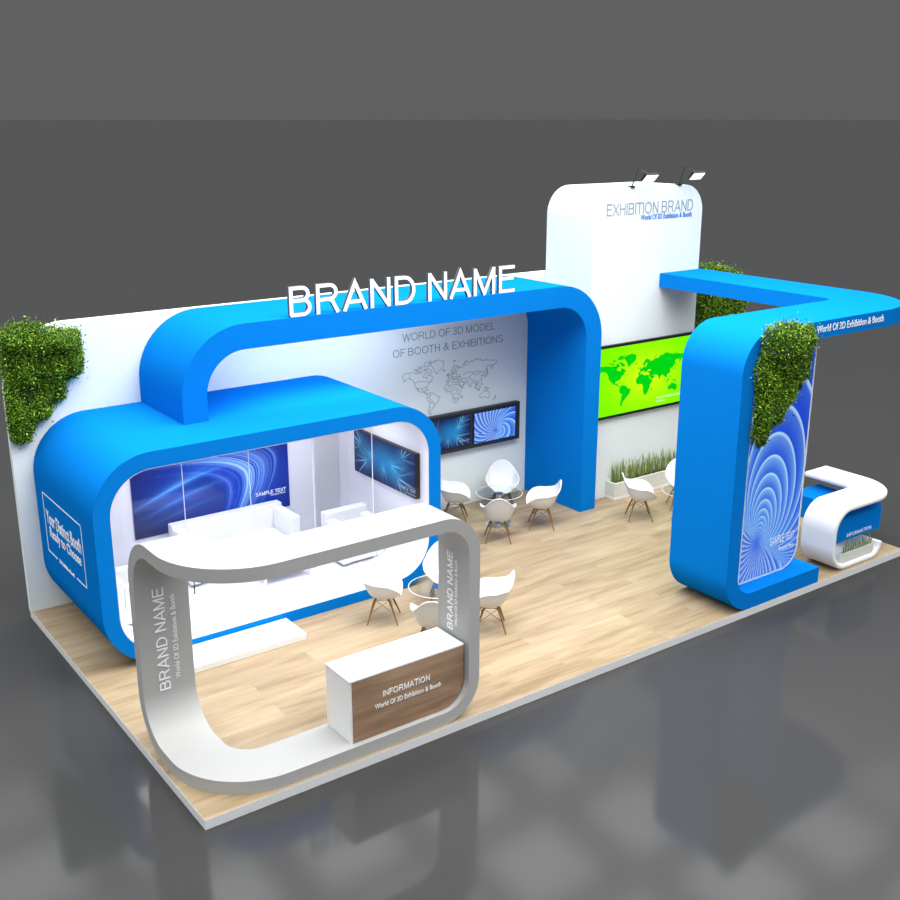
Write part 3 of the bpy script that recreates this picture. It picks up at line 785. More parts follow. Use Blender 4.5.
put(finish('lettering', text_bm('Company Name', (5.1925, 4.02, 1.335), (0, -1, 0), (0, 0, 1), 0.26, 0.03, depth=0.001), M['pictext']), sd)

# furniture in the room (floor of the room is at iz0)
def sofa(name, loc, rot, w, d, h, hs, label, cat, seats=2):
    r = empty(name, loc, label, cat); r.rotation_euler.z = rot
    a = 0.16
    fr = bmesh.new()
    finish('base', bbox(-w / 2 + 0.01, w / 2 - 0.01, -d / 2 + 0.02, d / 2 - 0.01, 0.04, hs - 0.14, 0.02), M['cushion'], r)
    finish('backrest', bbox(-w / 2, w / 2, d / 2 - 0.17, d / 2, 0.04, h, 0.02), M['cushion'], r)
    for s in (-1, 1):
        finish('armrest', bbox(min(s * w / 2, s * (w / 2 - a)), max(s * w / 2, s * (w / 2 - a)), -d / 2, d / 2 - 0.172, 0.04, h - 0.05 if seats > 1 else h - 0.1, 0.02), M['cushion'], r)
    sw = (w - 2 * a - 0.01) / seats
    for k in range(seats):
        x0 = -w / 2 + a + 0.005 + k * sw
        finish('seat_cushion', bbox(x0 + 0.003, x0 + sw - 0.003, -d / 2 + 0.01, d / 2 - 0.175, hs - 0.14, hs, 0.025, 3), M['cushion'], r)
    for sx in (-1, 1):
        for sy in (-1, 1):
            b_ = bmesh.new(); lathe(b_, [(0, 0), (0.02, 0), (0.025, 0.045), (0, 0.045)], (sx * (w / 2 - 0.08), sy * (d / 2 - 0.08), 0), 12)
            finish('leg', b_, M['chrome'], r, True)
    return r
z_ = iz0 + 0.002
sofa('sofa', (2.98, 5.46, z_), 0, 1.85, 0.78, 0.80, 0.42, 'white boxy two seat sofa under the blue swirl picture', 'sofa', 2)
sofa('lounge_chair', (4.66, 4.76, z_), 0, 0.78, 0.66, 0.74, 0.40, 'white boxy lounge chair nearest the starburst screen', 'armchair', 1)
sofa('lounge_chair', (0.98, 4.75, z_), R(90), 0.78, 0.66, 0.70, 0.40, 'white boxy lounge chair by the left inner wall of the meeting room', 'armchair', 1)
ct = empty('coffee_table', (3.36, 4.72, z_), 'low glass topped white coffee table in front of the white sofa', 'table')
finish('glass_top', bbox(-0.42, 0.42, -0.25, 0.25, 0.36, 0.375, 0.003), M['tabletop'], ct)
finish('shelf', bbox(-0.38, 0.38, -0.21, 0.21, 0.10, 0.125, 0.004), M['white'], ct)
for sx in (-1, 1):
    for sy in (-1, 1):
        finish('leg', bbox(sx * 0.38 - 0.02, sx * 0.38 + 0.02, sy * 0.21 - 0.02, sy * 0.21 + 0.02, 0, 0.36, 0.003), M['white'], ct)
bm = bbox(-0.15, 0.15, -0.11, 0.11, 0, 0.02, 0.003)
o = finish('magazine', bm, M['black']); o.location = (3.36, 4.70, z_ + 0.375); tag(o, 'dark magazine lying on the glass coffee table in the meeting room', 'magazine')

# step in front of the room door
tag(finish('entrance_step', bbox(1.0, 2.81, 2.945, 3.545, 0.001, 0.09, 0.004), M['white']), 'low white step on the oak floor in front of the meeting room', 'step')

# ================================================================== GREY RIBBON FRAME
W = 0.62; T = 0.155; rp = 0.35; ry = 0.64; rl = 0.47
fx0 = 0.06; fx1 = 3.56; fz1 = 2.585; yc = 0.04 + W / 2
x_turn = fx0 + W / 2 + ry; y_turn = yc + ry
x_s = fx1 - T - rp
yv = 1.70 - rl - y_turn
bm = ribbon((x_s, yc, T), (-1, 0, 0), (0, 0, 1), W, T - 0.001,
            [('F', x_s - x_turn), ('Y', 90, ry), ('F', yv), ('P', 90, rl), ('F', fz1 - 2 * T - 2 * rl), ('P', 90, rl),
             ('F', yv), ('Y', 90, ry), ('F', x_s - x_turn), ('P', 90, rp), ('F', fz1 - 2 * T - 2 * rp), ('P', 90, rp)],
            closed=True, bev=0, step=4.5)
gf = empty('ribbon_frame', (1.8, 0.35, 0), 'large grey ribbon frame looping around the front left corner of the platform', 'display frame')
put(finish('body', bm, M['grey'], smooth=True), gf)
xr = fx1 - T
put(tag(finish('lettering', caps('BRAND NAME', (0.384, 1.697, 0.62), (0, 0, 1), (-1, 0, 0), 1.255, 0.13, weight=0.12), M['textwhite']), 'white vertical capitals BRAND NAME on the left post'), gf)
put(tag(finish('lettering', text_bm('World Of 3D Exhibition & Booth', (0.508, 1.697, 0.725), (0, 0, 1), (-1, 0, 0), 1.04, 0.062), M['textwhite']), 'small white vertical line on the left post'), gf)
put(tag(finish('lettering', caps('BRAND NAME', (xr + 0.001, 0.365, 1.0), (0, 0, 1), (0, 1, 0), 1.0, 0.11, weight=0.15), M['textwhite']), 'white vertical capitals BRAND NAME on the right post'), gf)
put(tag(finish('lettering', text_bm('World Of 3D Exhibition & Booth', (xr + 0.001, 0.276, 1.08), (0, 0, 1), (0, 1, 0), 0.845, 0.052, bold=0.008), M['textwhite']), 'small white vertical line on the right post'), gf)

# information counter inside the frame
ic = empty('information_counter', (2.6, 0.35, T), 'white information counter with a brown wood front inside the grey frame', 'counter')
cx0, cx1 = 1.815, fx1 - T - 0.03
def counter_poly(x0, x1, z0, z1, rr):
    return rrect(x0, x1, z0, z1, (0, rr, 0, 0))
put(finish('body', prism(bmesh.new(), counter_poly(cx0, cx1, T + 0.001, 0.918, rp - 0.003), lambda a, b, d: (a, 0.145 + d, b), 0.495), M['white'], smooth=True), ic)
put(finish('top', bbox(cx0 - 0.006, cx1, 0.105, 0.645, 0.919, 0.941, 0.003), M['white']), ic)
put(finish('front_edge', prism(bmesh.new(), counter_poly(cx0, cx1, T + 0.001, 0.918, rp - 0.003), lambda a, b, d: (a, 0.12 + d, b), 0.0245), M['white'], smooth=True), ic)
put(tag(finish('wood_front', prism(bmesh.new(), counter_poly(cx0 + 0.03, cx1 - 0.004, T + 0.006, 0.905, rp - 0.01), lambda a, b, d: (a, 0.108 + d, b), 0.0115), M['walnut'], smooth=True), 'brown wood veneer front'), ic)
put(finish('lettering', caps('INFORMATION', (2.24, 0.1075, 0.618), (1, 0, 0), (0, 0, 1), 0.645, 0.075, weight=0.14), M['textwhite']), ic)
put(finish('lettering', text_bm('World Of 3D Exhibition & Booth', (2.13, 0.1075, 0.49), (1, 0, 0), (0, 0, 1), 0.915, 0.062, bold=0.008), M['textwhite']), ic)

# ================================================================== BLUE COLUMN WITH L-SHAPED CANOPY
W = 1.08; T = 0.26; rp = 0.34; ry = 0.2 + W / 2
ccx0 = 7.93; zt = 4.14; yc = 0.001 + W / 2
x_y = 12.45 - W / 2 - ry
bm = ribbon((10.13, yc, T - 0.01), (-1, 0, 0), (0, 0, 1), W, T - 0.011,
            [('F', 10.13 - (ccx0 + T + rp)), ('P', 90, rp), ('F', zt - T - rp - rp - T + 0.01), ('P', 90, rp),
             ('F', x_y - (ccx0 + T + rp)), ('Y', 90, ry), ('F', 4.797 - (yc + ry))], bev=0)
cc = empty('canopy_column', (8.6, 0.5, 0), 'tall blue column bending into an L shaped canopy that reaches the white tower', 'canopy')
put(finish('body', bm, M['blue'], smooth=True), cc)
t_ = text_bm('World Of 3D Exhibition & Booth', (9.47, 0.001, 3.965), (1, 0, 0), (0, 0, 1), 1.61, 0.105, depth=0.004, bold=0.014)
put(finish('lettering', t_, M['textwhite']), cc)

# poster panel standing on its base
pp = empty('poster_panel', (9.2, 0.3, 0.25), 'tall backlit poster of pale blue shells standing on the blue column base', 'poster')
PX0, PX1, PZ0, PZ1 = 8.56, 9.92, 0.252, 3.75
bm = prism(bmesh.new(), rrect(PX0, PX1, PZ0, PZ1, (0.0, 0.36, 0.0, 0.3)), lambda a, b, d: (a, 0.28 + d, b), 0.09)
put(tag(finish('panel', bm, M['white'], smooth=True), 'white surround'), pp)
def poster_clip(A, B):
    # squeeze grid columns to follow the rounded lower right and upper left corners
    w, h = PX1 - PX0 - 0.06, PZ1 - PZ0 - 0.06
    r1, r2 = 0.33, 0.27
    z = B * h
    right = np.where(z < r1, w - r1 + np.sqrt(np.clip(r1 ** 2 - (r1 - z) ** 2, 0, None)), w)
    left = np.where(z > h - r2, r2 - np.sqrt(np.clip(r2 ** 2 - (z - (h - r2)) ** 2, 0, None)), 0)
    return (left + A * (right - left)) / w, B
P = picture('printed_sheet', lambda a, b, d: (PX0 + 0.02 + a, 0.274 + d, PZ0 + 0.035 + b), PX1 - PX0 - 0.06, PZ1 - PZ0 - 0.06,
            fan(0.33, 0.56, 0.50, 1.0, 0.62, 4.6, 2.6, 1.15), M['print'], 170, 420, 0.005, poster_clip)
put(P, pp)
put(finish('lettering', caps('SAMPLE TEXT', (9.22, 0.273, 0.725), (1, 0, 0), (0, 0, 1), 0.58, 0.125, depth=0.003), M['textwhite']), pp)
put(finish('lettering', text_bm('Company Name', (9.44, 0.273, 0.585), (1, 0, 0), (0, 0, 1), 0.36, 0.07, depth=0.003, bold=0.01), M['textwhite']), pp)

# ================================================================== RIGHT RECEPTION COUNTER
W = 0.61; T = 0.088
rc = empty('reception_counter', (11.3, 0.4, 0), 'glossy white curved reception counter with blue body at the right end of the platform', 'counter')
rp = 0.32; lx = 10.51; zt = 1.06; ry = 0.15 + W / 2; yc = 0.05 + W / 2
bx1 = 11.87
bm = ribbon((bx1 - T, yc, 0.25), (0, 0, -1), (-1, 0, 0), W, T,
            [('F', 0.001), ('P', 90, 0.25 - T - 0.001), ('F', (bx1 - T - 0.25 + T + 0.001) - (lx + T + rp)), ('P', 90, rp), ('F', zt - 2 * T - 2 * rp), ('P', 90, rp),
             ('F', (12.39 - W / 2 - ry) - (lx + T + rp)), ('Y', 90, ry), ('F', 1.57 - (yc + ry))], bev=0.034, bseg=5)
put(finish('shell', bm, M['white'], smooth=True), rc)
# blue body: L in plan with a rounded outer corner
def lplan():
    x0, x1, y0, y1, xi, yi, r = 10.60, 12.05, 0.17, 1.48, 11.32, 0.45, 0.16
    pts = [(x0, y0)]
    for k in range(9):
        a = R(-90 + 90 * k / 8); pts.append((x1 - r + r * math.cos(a), y0 + r + r * math.sin(a)))
    pts += [(x1, y1), (xi, y1), (xi, yi), (x0, yi)]
    return pts
bm = prism(bmesh.new(), lplan(), lambda a, b, d: (a, b, 0.43 + d), 0.38)
put(tag(finish('cabinet', bm, M['blue'], smooth=True), 'blue lacquered body'), rc)
t_ = caps('INFORMATION', (11.03, 0.171, 0.475), (1, 0, 0), (0, 0, 1), 0.66, 0.06, weight=0.13)
put(finish('lettering', t_, M['textwhite']), rc)

# ================================================================== PLANTERS AND PLANTS
def planter(x0, x1, y0, y1, z0, z1, label, rim=0.03, base=True):
    r = empty('planter', ((x0 + x1) / 2, (y0 + y1) / 2, z0), label, 'planter')
    bm = bmesh.new()
    zb = z0 + (0.07 if base else 0.0)
    O = [(x0, y0), (x1, y0), (x1, y1), (x0, y1)]; I = [(x0 + rim, y0 + rim), (x1 - rim, y0 + rim), (x1 - rim, y1 - rim), (x0 + rim, y1 - rim)]
    a = [bm.verts.new((*q, zb)) for q in O]; b_ = [bm.verts.new((*q, z1)) for q in O]
    c = [bm.verts.new((*q, z1)) for q in I]; d = [bm.verts.new((*q, zb + 0.03)) for q in I]
    bm.faces.new(a[::-1]); bm.faces.new(d)
    for k in range(4):
        j = (k + 1) % 4
        bm.faces.new((a[k], a[j], b_[j], b_[k])); bm.faces.new((b_[k], b_[j], c[j], c[k])); bm.faces.new((c[k], c[j], d[j], d[k]))
    bmesh.ops.recalc_face_normals(bm, faces=bm.faces)
    put(finish('trough', bm, M['pot']), r)
    if base:
        put(tag(finish('base_strip', bbox(x0 + 0.004, x1 - 0.004, y0 + 0.004, y1 - 0.004, z0 + 0.001, zb + 0.012, 0.003), M['white']), 'white foot strip'), r)
    put(finish('soil', bbox(x0 + rim + 0.001, x1 - rim - 0.001, y0 + rim + 0.001, y1 - rim - 0.001, zb + 0.03, z1 - 0.04, 0), M['soil']), r)
    return z1 - 0.04

def blade_mesh(name, n, hmin, hmax, spread, wd, seed):
    rs = random.Random(seed); verts = []; faces = []; cols = []
    for _ in range(n):
        a = rs.uniform(0, 2 * math.pi); rr = rs.uniform(0, spread * 0.5)
        bx, by = rr * math.cos(a), rr * math.sin(a)
        lean = rs.uniform(0.02, 0.22); h = rs.uniform(hmin, hmax); th = rs.uniform(0, math.pi); w0 = wd * rs.uniform(0.7, 1.2)
        tone = rs.uniform(0.0, 0.6)
        b0 = len(verts); nseg = 5
        for k in range(nseg + 1):
            t = k / nseg
            cx = bx + math.cos(a) * lean * h * t * t * 0.9; cy = by + math.sin(a) * lean * h * t * t * 0.9; z = h * t
            w = w0 * (0.6 + 0.8 * t) * (1 - t) ** 0.55 if t < 1 else 0.0005
            tx, ty = math.cos(th + 0.4 * t), math.sin(th + 0.4 * t)
            for s, cc_ in ((-1, 1.0), (-0.55, tone), (0.55, tone), (1, 1.0)):
                dd = 0.12 * w * (1 - abs(s))
                verts.append((cx + tx * w * s - ty * dd, cy + ty * w * s + tx * dd, z)); cols.append(cc_)
        for k in range(nseg):
            for s in range(3):
                p_ = b0 + k * 4 + s; faces.append((p_, p_ + 1, p_ + 5, p_ + 4))
    me = bpy.data.meshes.new(name); me.from_pydata(verts, [], faces); me.update()
    ca = me.color_attributes.new('Col', 'FLOAT_COLOR', 'POINT')
    ca.data.foreach_set('color', np.repeat(np.array(cols, dtype=np.float32), 4))
    me.materials.append(M['blade'])
    return me

zs = planter(10.22, 12.10, 4.55, 4.795, 0, 0.33, 'long pale planter trough on the floor below the green screen')
variants = [blade_mesh('blade_plant', 18, 0.22, 0.46, 0.15, 0.012, 20 + k) for k in range(4)]
N = 13
for k in range(N):
    o = bpy.data.objects.new('blade_plant', variants[k % 4]); COL.objects.link(o)
    o.location = (10.33 + (12.0 - 10.33) * k / (N - 1), 4.672, zs)
    o.rotation_euler.z = random.uniform(0, 6.28)
    tag(o, 'upright yellow edged blade plant in the long planter below the green screen', 'plant', 'blade plants in the long planter under the green screen')
zs2 = planter(10.86, 11.68, 0.085, 0.165, 0.093, 0.26, 'small pale planter trough inside the white reception counter', 0.012, False)
small = [blade_mesh('blade_plant', 9, 0.10, 0.235, 0.045, 0.007, 50 + k) for k in range(3)]
for k in range(9):
    o = bpy.data.objects.new('blade_plant', small[k % 3]); COL.objects.link(o)
    o.location = (10.91 + 0.72 * k / 8, 0.118, zs2); o.rotation_euler.z = random.uniform(0, 6.28)
    tag(o, 'short green blade plant in the small planter of the white reception counter', 'plant', 'blade plants in the reception counter planter')

# hanging hedges: thousands of small leaves filling an outline
def inside(poly, x, z):
    c = False; n = len(poly)
    for i in range(n):
        x1, z1 = poly[i]; x2, z2 = poly[(i + 1) % n]
        if (z1 > z) != (z2 > z) and x < (x2 - x1) * (z - z1) / (z2 - z1) + x1: c = not c
    return c
def hedge(name, poly, y0, y1, n, label, seed, back_y, size=0.030, lip=None):
    rs = random.Random(seed)
    hx = min(q[0] for q in poly); hz = max(q[1] for q in poly)
    poly = [(hx + (x - hx) * 1.04, hz - (hz - z) * 1.035) for x, z in poly]
    xs = [q[0] for q in poly]; zs = [q[1] for q in poly]
    r = empty(name, ((min(xs) + max(xs)) / 2, (y0 + y1) / 2, min(zs)), label, 'hedge')
    bm = prism(bmesh.new(), [(min(xs) + (x - min(xs)) * 0.84 + 0.08 * (max(xs) - min(xs)), min(zs) + 0.12 + (z - min(zs)) * (0.66 if lip else 0.86)) for x, z in poly], lambda a, b, d: (a, back_y - d, b), 0.02 if lip else 0.10)
    put(finish('backing', bm, M['trellis']), r)
    verts = []; faces = []; cols = []
    m = 0
    bumps = [(rs.uniform(min(xs), max(xs)), rs.uniform(min(zs), max(zs)), rs.uniform(0.08, 0.2), rs.uniform(-1, 1)) for _ in range(70)]
    while m < n:
        x = rs.uniform(min(xs) - 0.03, max(xs) + 0.03); z = rs.uniform(min(zs) - 0.03, max(zs) + 0.04)
        if not inside(poly, x, z): continue
        b_ = 0
        for bx, bz, br, ba in bumps:
            d2 = ((x - bx) ** 2 + (z - bz) ** 2) / (br * br)
            if d2 < 4: b_ += ba * math.exp(-d2)
        # distance to the outline sets how far foliage bulges
        de = 9
        for i in range(len(poly)):
            a = Vector(poly[i]); c = Vector(poly[(i + 1) % len(poly)]); q = Vector((x, z)); ab = c - a
            t = max(0, min(1, (q - a).dot(ab) / max(1e-6, ab.length_squared))); de = min(de, (q - (a + ab * t)).length)
        bulge = min(1, de / 0.16) ** 0.6
        yb = y1 if not lip or z < lip[0] else lip[1]
        zr = (z - min(zs)) / (max(zs) - min(zs))
        depth = (yb - y0) * (0.35 + 0.65 * bulge) * (0.78 + 0.30 * b_) * (0.55 + 0.45 * zr)
        y = yb - depth * (1 - (rs.random() ** 1.5) * 0.85)
        if lip and z >= lip[0]: y = min(y, lip[1] - 0.004)
        s = size * rs.uniform(0.6, 1.25)
        nrm = Vector((rs.gauss(0, 0.8), -0.45 + rs.gauss(0, 0.7), 0.35 + rs.gauss(0, 0.8))).normalized()
        u = nrm.orthogonal().normalized(); u.rotate(Matrix.Rotation(rs.uniform(0, 6.28), 3, nrm)); w = nrm.cross(u)
        p = Vector((x + rs.gauss(0, 0.014), y, z + rs.gauss(0, 0.014)))
        if z > max(zs) - 0.35 and rs.random() < 0.10: p += Vector((rs.gauss(0, 0.05), 0, abs(rs.gauss(0, 0.06))))
        if rs.random() < 0.10: p += Vector((rs.gauss(0, 0.035), -abs(rs.gauss(0, 0.035)), rs.gauss(0, 0.045)))
        b0 = len(verts)
        verts += [tuple(p - u * s), tuple(p + w * s * 0.48 + nrm * s * 0.12), tuple(p + u * s), tuple(p - w * s * 0.48 + nrm * s * 0.12)]
        faces.append((b0, b0 + 1, b0 + 2)); faces.append((b0, b0 + 2, b0 + 3))
        cols += [min(1, max(0, rs.gauss(0.5, 0.26)))] * 4
        m += 1
    me = bpy.data.meshes.new('foliage'); me.from_pydata(verts, [], faces); me.update()
    ca = me.color_attributes.new('Col', 'FLOAT_COLOR', 'POINT')
    ca.data.foreach_set('color', np.repeat(np.array(cols, dtype=np.float32), 4))
    me.materials.append(M['ivy'])
    o = bpy.data.objects.new('foliage', me); COL.objects.link(o); put(o, r); o['kind'] = 'stuff'
    return r
hedge('hanging_hedge', [(-0.02, 4.12), (0.1, 4.2), (0.41, 4.21), (0.68, 4.12), (1.01, 4.05), (1.02, 3.88), (1.03, 3.62), (0.98, 3.44), (0.79, 3.38), (0.75, 3.14), (0.58, 3.06), (0.53, 2.93), (0.36, 2.86), (0.27, 2.74), (0.24, 2.62), (0.07, 2.60), (-0.01, 2.68), (-0.03, 3.01), (-0.02, 3.47), (-0.02, 3.92)],
      5.68, 6.04, 26000, 'bushy green hedge hanging on the far left end of the white back wall', 3, 6.048, 0.0205)
hedge('hanging_hedge', [(8.25, 4.18), (8.41, 4.23), (8.67, 4.22), (8.93, 4.17), (9.22, 4.12), (9.31, 3.95), (9.34, 3.63), (9.34, 3.39), (9.05, 3.31), (9.04, 3.12), (8.82, 3.04), (8.80, 2.85), (8.60, 2.78), (8.52, 2.56), (8.36, 2.54), (8.19, 2.66), (8.20, 3.03), (8.21, 3.35), (8.15, 3.64), (8.23, 3.85)],
      -0.24, 0.03, 22000, 'bushy green hedge hanging in front of the shell poster', 5, 0.04, 0.019, (3.80, -0.006))
hedge('hanging_hedge', [(12.46, 4.12), (13.0, 4.16), (13.51, 4.05), (13.95, 3.92), (14.2, 3.54), (14.15, 3.03), (13.85, 2.87), (12.46, 2.8)],
      4.88, 5.15, 16000, 'dark green hedge at the right side of the white tower under the blue canopy', 8, 5.19, 0.025)
# ================================================================== CHAIRS AND TABLES
F = 1.0
def chair_meshes():
    ang = [0, 20, 38, 55, 72, 90, 108, 125, 140, 155, 168, 180]
    RR = [0.240, 0.262, 0.310, 0.330, 0.312, 0.298, 0.300, 0.312, 0.318, 0.300, 0.288, 0.285]
    HH = [0.400, 0.415, 0.475, 0.555, 0.612, 0.628, 0.632, 0.655, 0.725, 0.802, 0.840, 0.848]
    def samp(tab, a):
        a = abs(a)
        for i in range(len(ang) - 1):
            if a <= ang[i + 1]:
                t = (a - ang[i]) / (ang[i + 1] - ang[i])
                p0 = tab[max(0, i - 1)]; p1 = tab[i]; p2 = tab[i + 1]; p3 = tab[min(len(tab) - 1, i + 2)]
                return 0.5 * (2 * p1 + (p2 - p0) * t + (2 * p0 - 5 * p1 + 4 * p2 - p3) * t * t + (3 * p1 - p0 - 3 * p2 + p3) * t ** 3)
        return tab[-1]
    bm = bmesh.new(); NA, NT = 48, 12; rings = []
    for j in range(NT + 1):
        t = j / NT; ring = []
        for i in range(NA):
            a = -180 + 360 * i / NA
            rr = samp(RR, a); hh = samp(HH, a)
            rad = rr * (0.02 + 0.98 * (t ** 0.72))
            up = (t ** 3.2)
            front = max(0, math.cos(R(a)))
            z = 0.375 + (hh - 0.375) * up + 0.012 * front * t - 0.012 * (1 - t)
            # back leans out towards its top
            bx = rad * math.cos(R(a)) + 0.015
            if abs(a) > 120: bx -= 0.05 * up
            if abs(a) < 35: z -= 0.020 * (t ** 6)
            ring.append(bm.verts.new((bx * F, rad * math.sin(R(a)) * F, z * F)))
        rings.append(ring)
    c = bm.verts.new((0.015 * F, 0, 0.364 * F))
    for i in range(NA): bm.faces.new((c, rings[0][i], rings[0][(i + 1) % NA]))
    for j in range(NT):
        for i in range(NA):
            k = (i + 1) % NA
            bm.faces.new((rings[j][i], rings[j + 1][i], rings[j + 1][k], rings[j][k]))
    bmesh.ops.recalc_face_normals(bm, faces=bm.faces)
    bmesh.ops.solidify(bm, geom=list(bm.faces), thickness=0.011 * F)
    rim_pts = [v.co.copy() for v in rings[-1]]
    tube(bm, rim_pts, 0.0105 * F, 8, closed=True)
    return bm
def chair(loc, face, label, group, src=[]):
    if not src:
        r = empty('armchair', (0, 0, 0), 'x', 'chair')
        finish('seat_shell', chair_meshes(), M['shell'], r, True)
        tops = [(0.09, 0.10), (0.09, -0.10), (-0.09, 0.10), (-0.09, -0.10)]
        feet = [(0.225, 0.215), (0.225, -0.215), (-0.205, 0.215), (-0.205, -0.215)]
        for (a, b_), (c, d) in zip(tops, feet):
            bm = bmesh.new(); tube(bm, [(a * F, b_ * F, 0.366 * F), ((a + c) / 2 * F, (b_ + d) / 2 * F, 0.2 * F), (c * F, d * F, 0.004)], 0.01, 10, rads=[0.0155 * F, 0.0135 * F, 0.0095 * F])
            finish('leg', bm, M['leg'], r, True)
        bm = bmesh.new()
        def leg_at(i, z):
            t = (0.366 - z) / 0.366; return ((tops[i][0] + (feet[i][0] - tops[i][0]) * t) * F, (tops[i][1] + (feet[i][1] - tops[i][1]) * t) * F, z * F)
        for i, j in ((0, 1), (2, 3), (0, 2), (1, 3)):
            tube(bm, [leg_at(i, 0.34), leg_at(j, 0.17)], 0.0036 * F, 6); tube(bm, [leg_at(j, 0.34), leg_at(i, 0.17)], 0.0036 * F, 6)
            tube(bm, [leg_at(i, 0.345), leg_at(j, 0.345)], 0.0045 * F, 6)
        finish('wire_brace', bm, M['steel'], r, True)
        src.append(r); o = r
    else:
        o = src[0].copy(); COL.objects.link(o)
        for ch in list(src[0].children):
            c = ch.copy(); COL.objects.link(c); c.parent = o
    o.location = loc; o.rotation_euler.z = face
    tag(o, label, 'chair', group)
    return o

def table(x, y, label):
    r = empty('round_table', (x, y, 0), label, 'table', 'round glass tables')
    zt = 0.585; rt = 0.405
    bm = bmesh.new(); lathe(bm, [(0, zt - 0.012), (rt - 0.004, zt - 0.012), (rt - 0.004, zt), (0, zt)], seg=56)
    finish('glass_top', bm, M['tabletop'], r, True)
    bm = bmesh.new(); tube(bm, [(rt * math.cos(2 * math.pi * k / 56), rt * math.sin(2 * math.pi * k / 56), zt - 0.006) for k in range(56)], 0.005, 8, closed=True)
    tag(finish('rim', bm, M['shell'], r, True), 'white polished edge')
    bm = bmesh.new(); lathe(bm, [(0, 0.012), (0.028, 0.012), (0.028, zt - 0.10), (0.045, zt - 0.10), (0.045, zt - 0.03), (0.075, zt - 0.013), (0, zt - 0.013)], seg=24)
    finish('pole', bm, M['chrome'], r, True)
    bm = bmesh.new(); lathe(bm, [(0, 0.0), (0.245, 0.0), (0.245, 0.008), (0.10, 0.016), (0.03, 0.022), (0, 0.022)], seg=48)
    finish('base', bm, M['chrome'], r, True)
    return r

E0 = R(53)
offs = [((-0.50, -0.60), E0, 'nearest the camera side'), ((0.53, -0.54), E0 + R(90), 'right'), ((-0.54, 0.58), E0 - R(90), 'left'), ((0.51, 0.55), E0 + R(180), 'far')]
names = {
 'arch': ['seen from behind at the table under the blue arch', 'right of the table under the blue arch', 'left of the table under the blue arch', 'facing front at the table under the blue arch'],
 'front': ['directly behind the information counter, seen from behind', 'just right of the grey frame post', 'left of the front table, before the meeting room', 'behind the front table, facing front'],
 'screen': [None, None, 'in front of the long planter', 'partly hidden behind the blue column'],
}
for key, (tx, ty), tl in (('arch', (7.72, 4.88), 'round glass table on a chrome foot under the blue arch'),
                          ('front', (4.54, 2.28), 'round glass table on a chrome foot behind the grey frame and information counter'),
                          ('screen', (10.45, 3.04), 'round glass table half hidden behind the blue column')):
    table(tx, ty, tl)
    for k, ((dx, dy), fa, _) in enumerate(offs):
        if names[key][k] is None: continue
        chair((tx + dx, ty + dy, 0), fa + random.uniform(-0.03, 0.03), 'white shell chair with wooden legs ' + names[key][k], 'white shell armchairs')

# ================================================================== LIGHT
# hall light: dark horizon, a broad bright ceiling of rectangular light fields higher up
wd = bpy.data.worlds.new('hall light'); scene.world = wd; wd.use_nodes = True
n = wd.node_tree.nodes; l = wd.node_tree.links; n.clear()
out = n.new('ShaderNodeOutputWorld'); bg = n.new('ShaderNodeBackground'); l.new(bg.outputs[0], out.inputs[0])
tc = n.new('ShaderNodeTexCoord'); sp = n.new('ShaderNodeSeparateXYZ'); l.new(tc.outputs['Generated'], sp.inputs[0])
def mth(op, a, b=None, c=None, clamp=False):
    m = n.new('ShaderNodeMath'); m.operation = op; m.use_clamp = clamp
    for i, q in enumerate((a, b, c)):
        if q is None: continue
        if isinstance(q, (int, float)): m.inputs[i].default_value = q
        else: l.new(q, m.inputs[i])
    return m.outputs[0]
X, Y, Z = sp.outputs[0], sp.outputs[1], sp.outputs[2]
zc = mth('MAXIMUM', Z, 0.02)
ramp = mth('MULTIPLY', mth('MAXIMUM', mth('SUBTRACT', Z, 0.16), 0.0), 1 / 0.84)
ZEN = 1.6
lobe = mth('ADD', 1.0, mth('ADD', mth('MULTIPLY', X, 0.18), mth('MULTIPLY', Y, -0.30)))
base = mth('MULTIPLY', mth('MULTIPLY', mth('POWER', ramp, 1.15), ZEN), lobe)
def cell(v, off):
    q = mth('ADD', mth('DIVIDE', mth('DIVIDE', v, zc), 0.195), off)
    f = mth('ABSOLUTE', mth('SUBTRACT', mth('FRACT', q), 0.5))
    m = n.new('ShaderNodeMapRange'); m.interpolation_type = 'SMOOTHSTEP'
    m.inputs['From Min'].default_value = 0.37; m.inputs['From Max'].default_value = 0.31
    l.new(f, m.inputs['Value']); return m.outputs[0]
# centres at u = 0.86 + 0.195 k, v = 0.965 + 0.195 k
cu = cell(X, 0.5 - (0.86 / 0.195) % 1); cv = cell(Y, 0.5 - (0.965 / 0.195) % 1)
fade = n.new('ShaderNodeMapRange'); fade.interpolation_type = 'SMOOTHSTEP'
fade.inputs['From Min'].default_value = 0.46; fade.inputs['From Max'].default_value = 0.60
l.new(Z, fade.inputs['Value'])
patch = mth('MULTIPLY', mth('MULTIPLY', mth('MULTIPLY', cu, cv), fade.outputs[0]), 3.4)
total = mth('ADD', mth('ADD', base, patch), 0.117)
cmb = n.new('ShaderNodeCombineColor')
l.new(mth('MULTIPLY', total, 0.985), cmb.inputs[0]); l.new(total, cmb.inputs[1]); l.new(mth('MULTIPLY', total, 1.0), cmb.inputs[2])
l.new(cmb.outputs[0], bg.inputs['Color'])

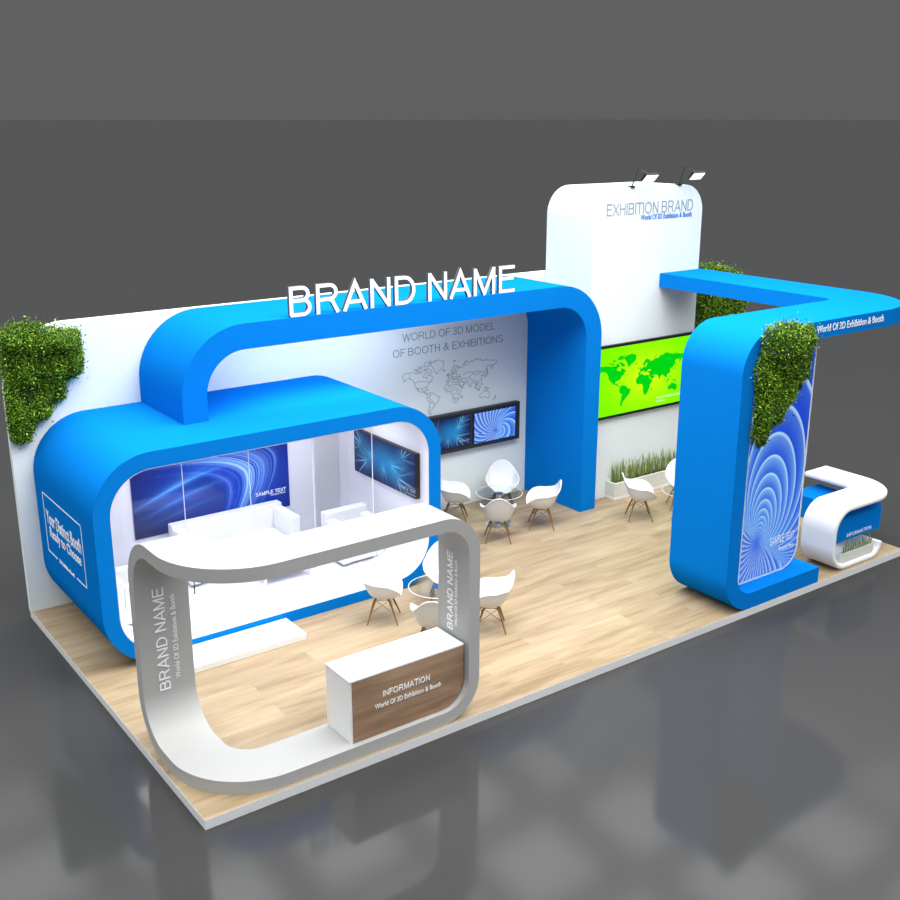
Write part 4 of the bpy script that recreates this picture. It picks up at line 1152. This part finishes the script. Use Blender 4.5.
def area(name, loc, rot, sx, sy, power, col=(1, 1, 1)):
    L = bpy.data.lights.new(name, 'AREA'); L.shape = 'RECTANGLE'; L.size = sx; L.size_y = sy; L.energy = power; L.color = col
    o = bpy.data.objects.new(name, L); COL.objects.link(o); o.location = loc; o.rotation_euler = rot
    return o
area('meeting_room_light', (1.9, 4.7, 2.62), (0, 0, 0), 1.9, 0.8, 34, (0.97, 0.98, 1.0))
area('meeting_room_light', (3.9, 4.7, 2.62), (0, 0, 0), 1.9, 0.8, 34, (0.97, 0.98, 1.0))

area('overhead_fill_light', (5.6, 0.6, 10.5), (0, 0, 0), 10.0, 6.5, 1530, (1.0, 0.98, 0.94))  # unseen overhead light, added to brighten top faces and the floor nearby
area('arch_fill_light', (4.7, 4.75, 3.74), (R(42), 0, 0), 3.4, 0.25, 50, (0.93, 1.0, 1.0))  # added fill with no fixture, brightens the back wall under the arch

# ================================================================== CAMERA
cam = bpy.data.cameras.new('camera'); co = bpy.data.objects.new('camera', cam); COL.objects.link(co); scene.camera = co
fw = Vector((0.5630921288305105, 0.7729709483616498, -0.29230663255905664))
rt = Vector((0.8082725357942468, -0.5888085494290465, 0.0))
up = rt.cross(fw).normalized()
mw = Matrix((( rt.x, up.x, -fw.x, 0), (rt.y, up.y, -fw.y, 0), (rt.z, up.z, -fw.z, 0), (0, 0, 0, 1)))
co.rotation_euler = mw.to_euler(); co.location = (-3.568556761916721, -9.151307353107796, 6.86)
cam.sensor_width = 36; cam.lens = 1086.25 / 900 * 36; cam.clip_end = 20000; cam.clip_start = 0.1

# ------------------------------------------------------------------ plan units -> metres
done = set()
for o in scene.objects:
    o.location = o.location * K
    if o.type == 'MESH' and o.data.name not in done:
        done.add(o.data.name); o.data.transform(Matrix.Scale(K, 4))
    elif o.type == 'LIGHT':
        o.data.size *= K; o.data.size_y *= K

scene.view_settings.view_transform = 'Standard'
scene.view_settings.look = 'None'
scene.view_settings.exposure = 0.0
scene.view_settings.gamma = 1.0
scene.cycles.use_denoising = True
scene.cycles.max_bounces = 8
scene.cycles.diffuse_bounces = 4
scene.cycles.transparent_max_bounces = 16
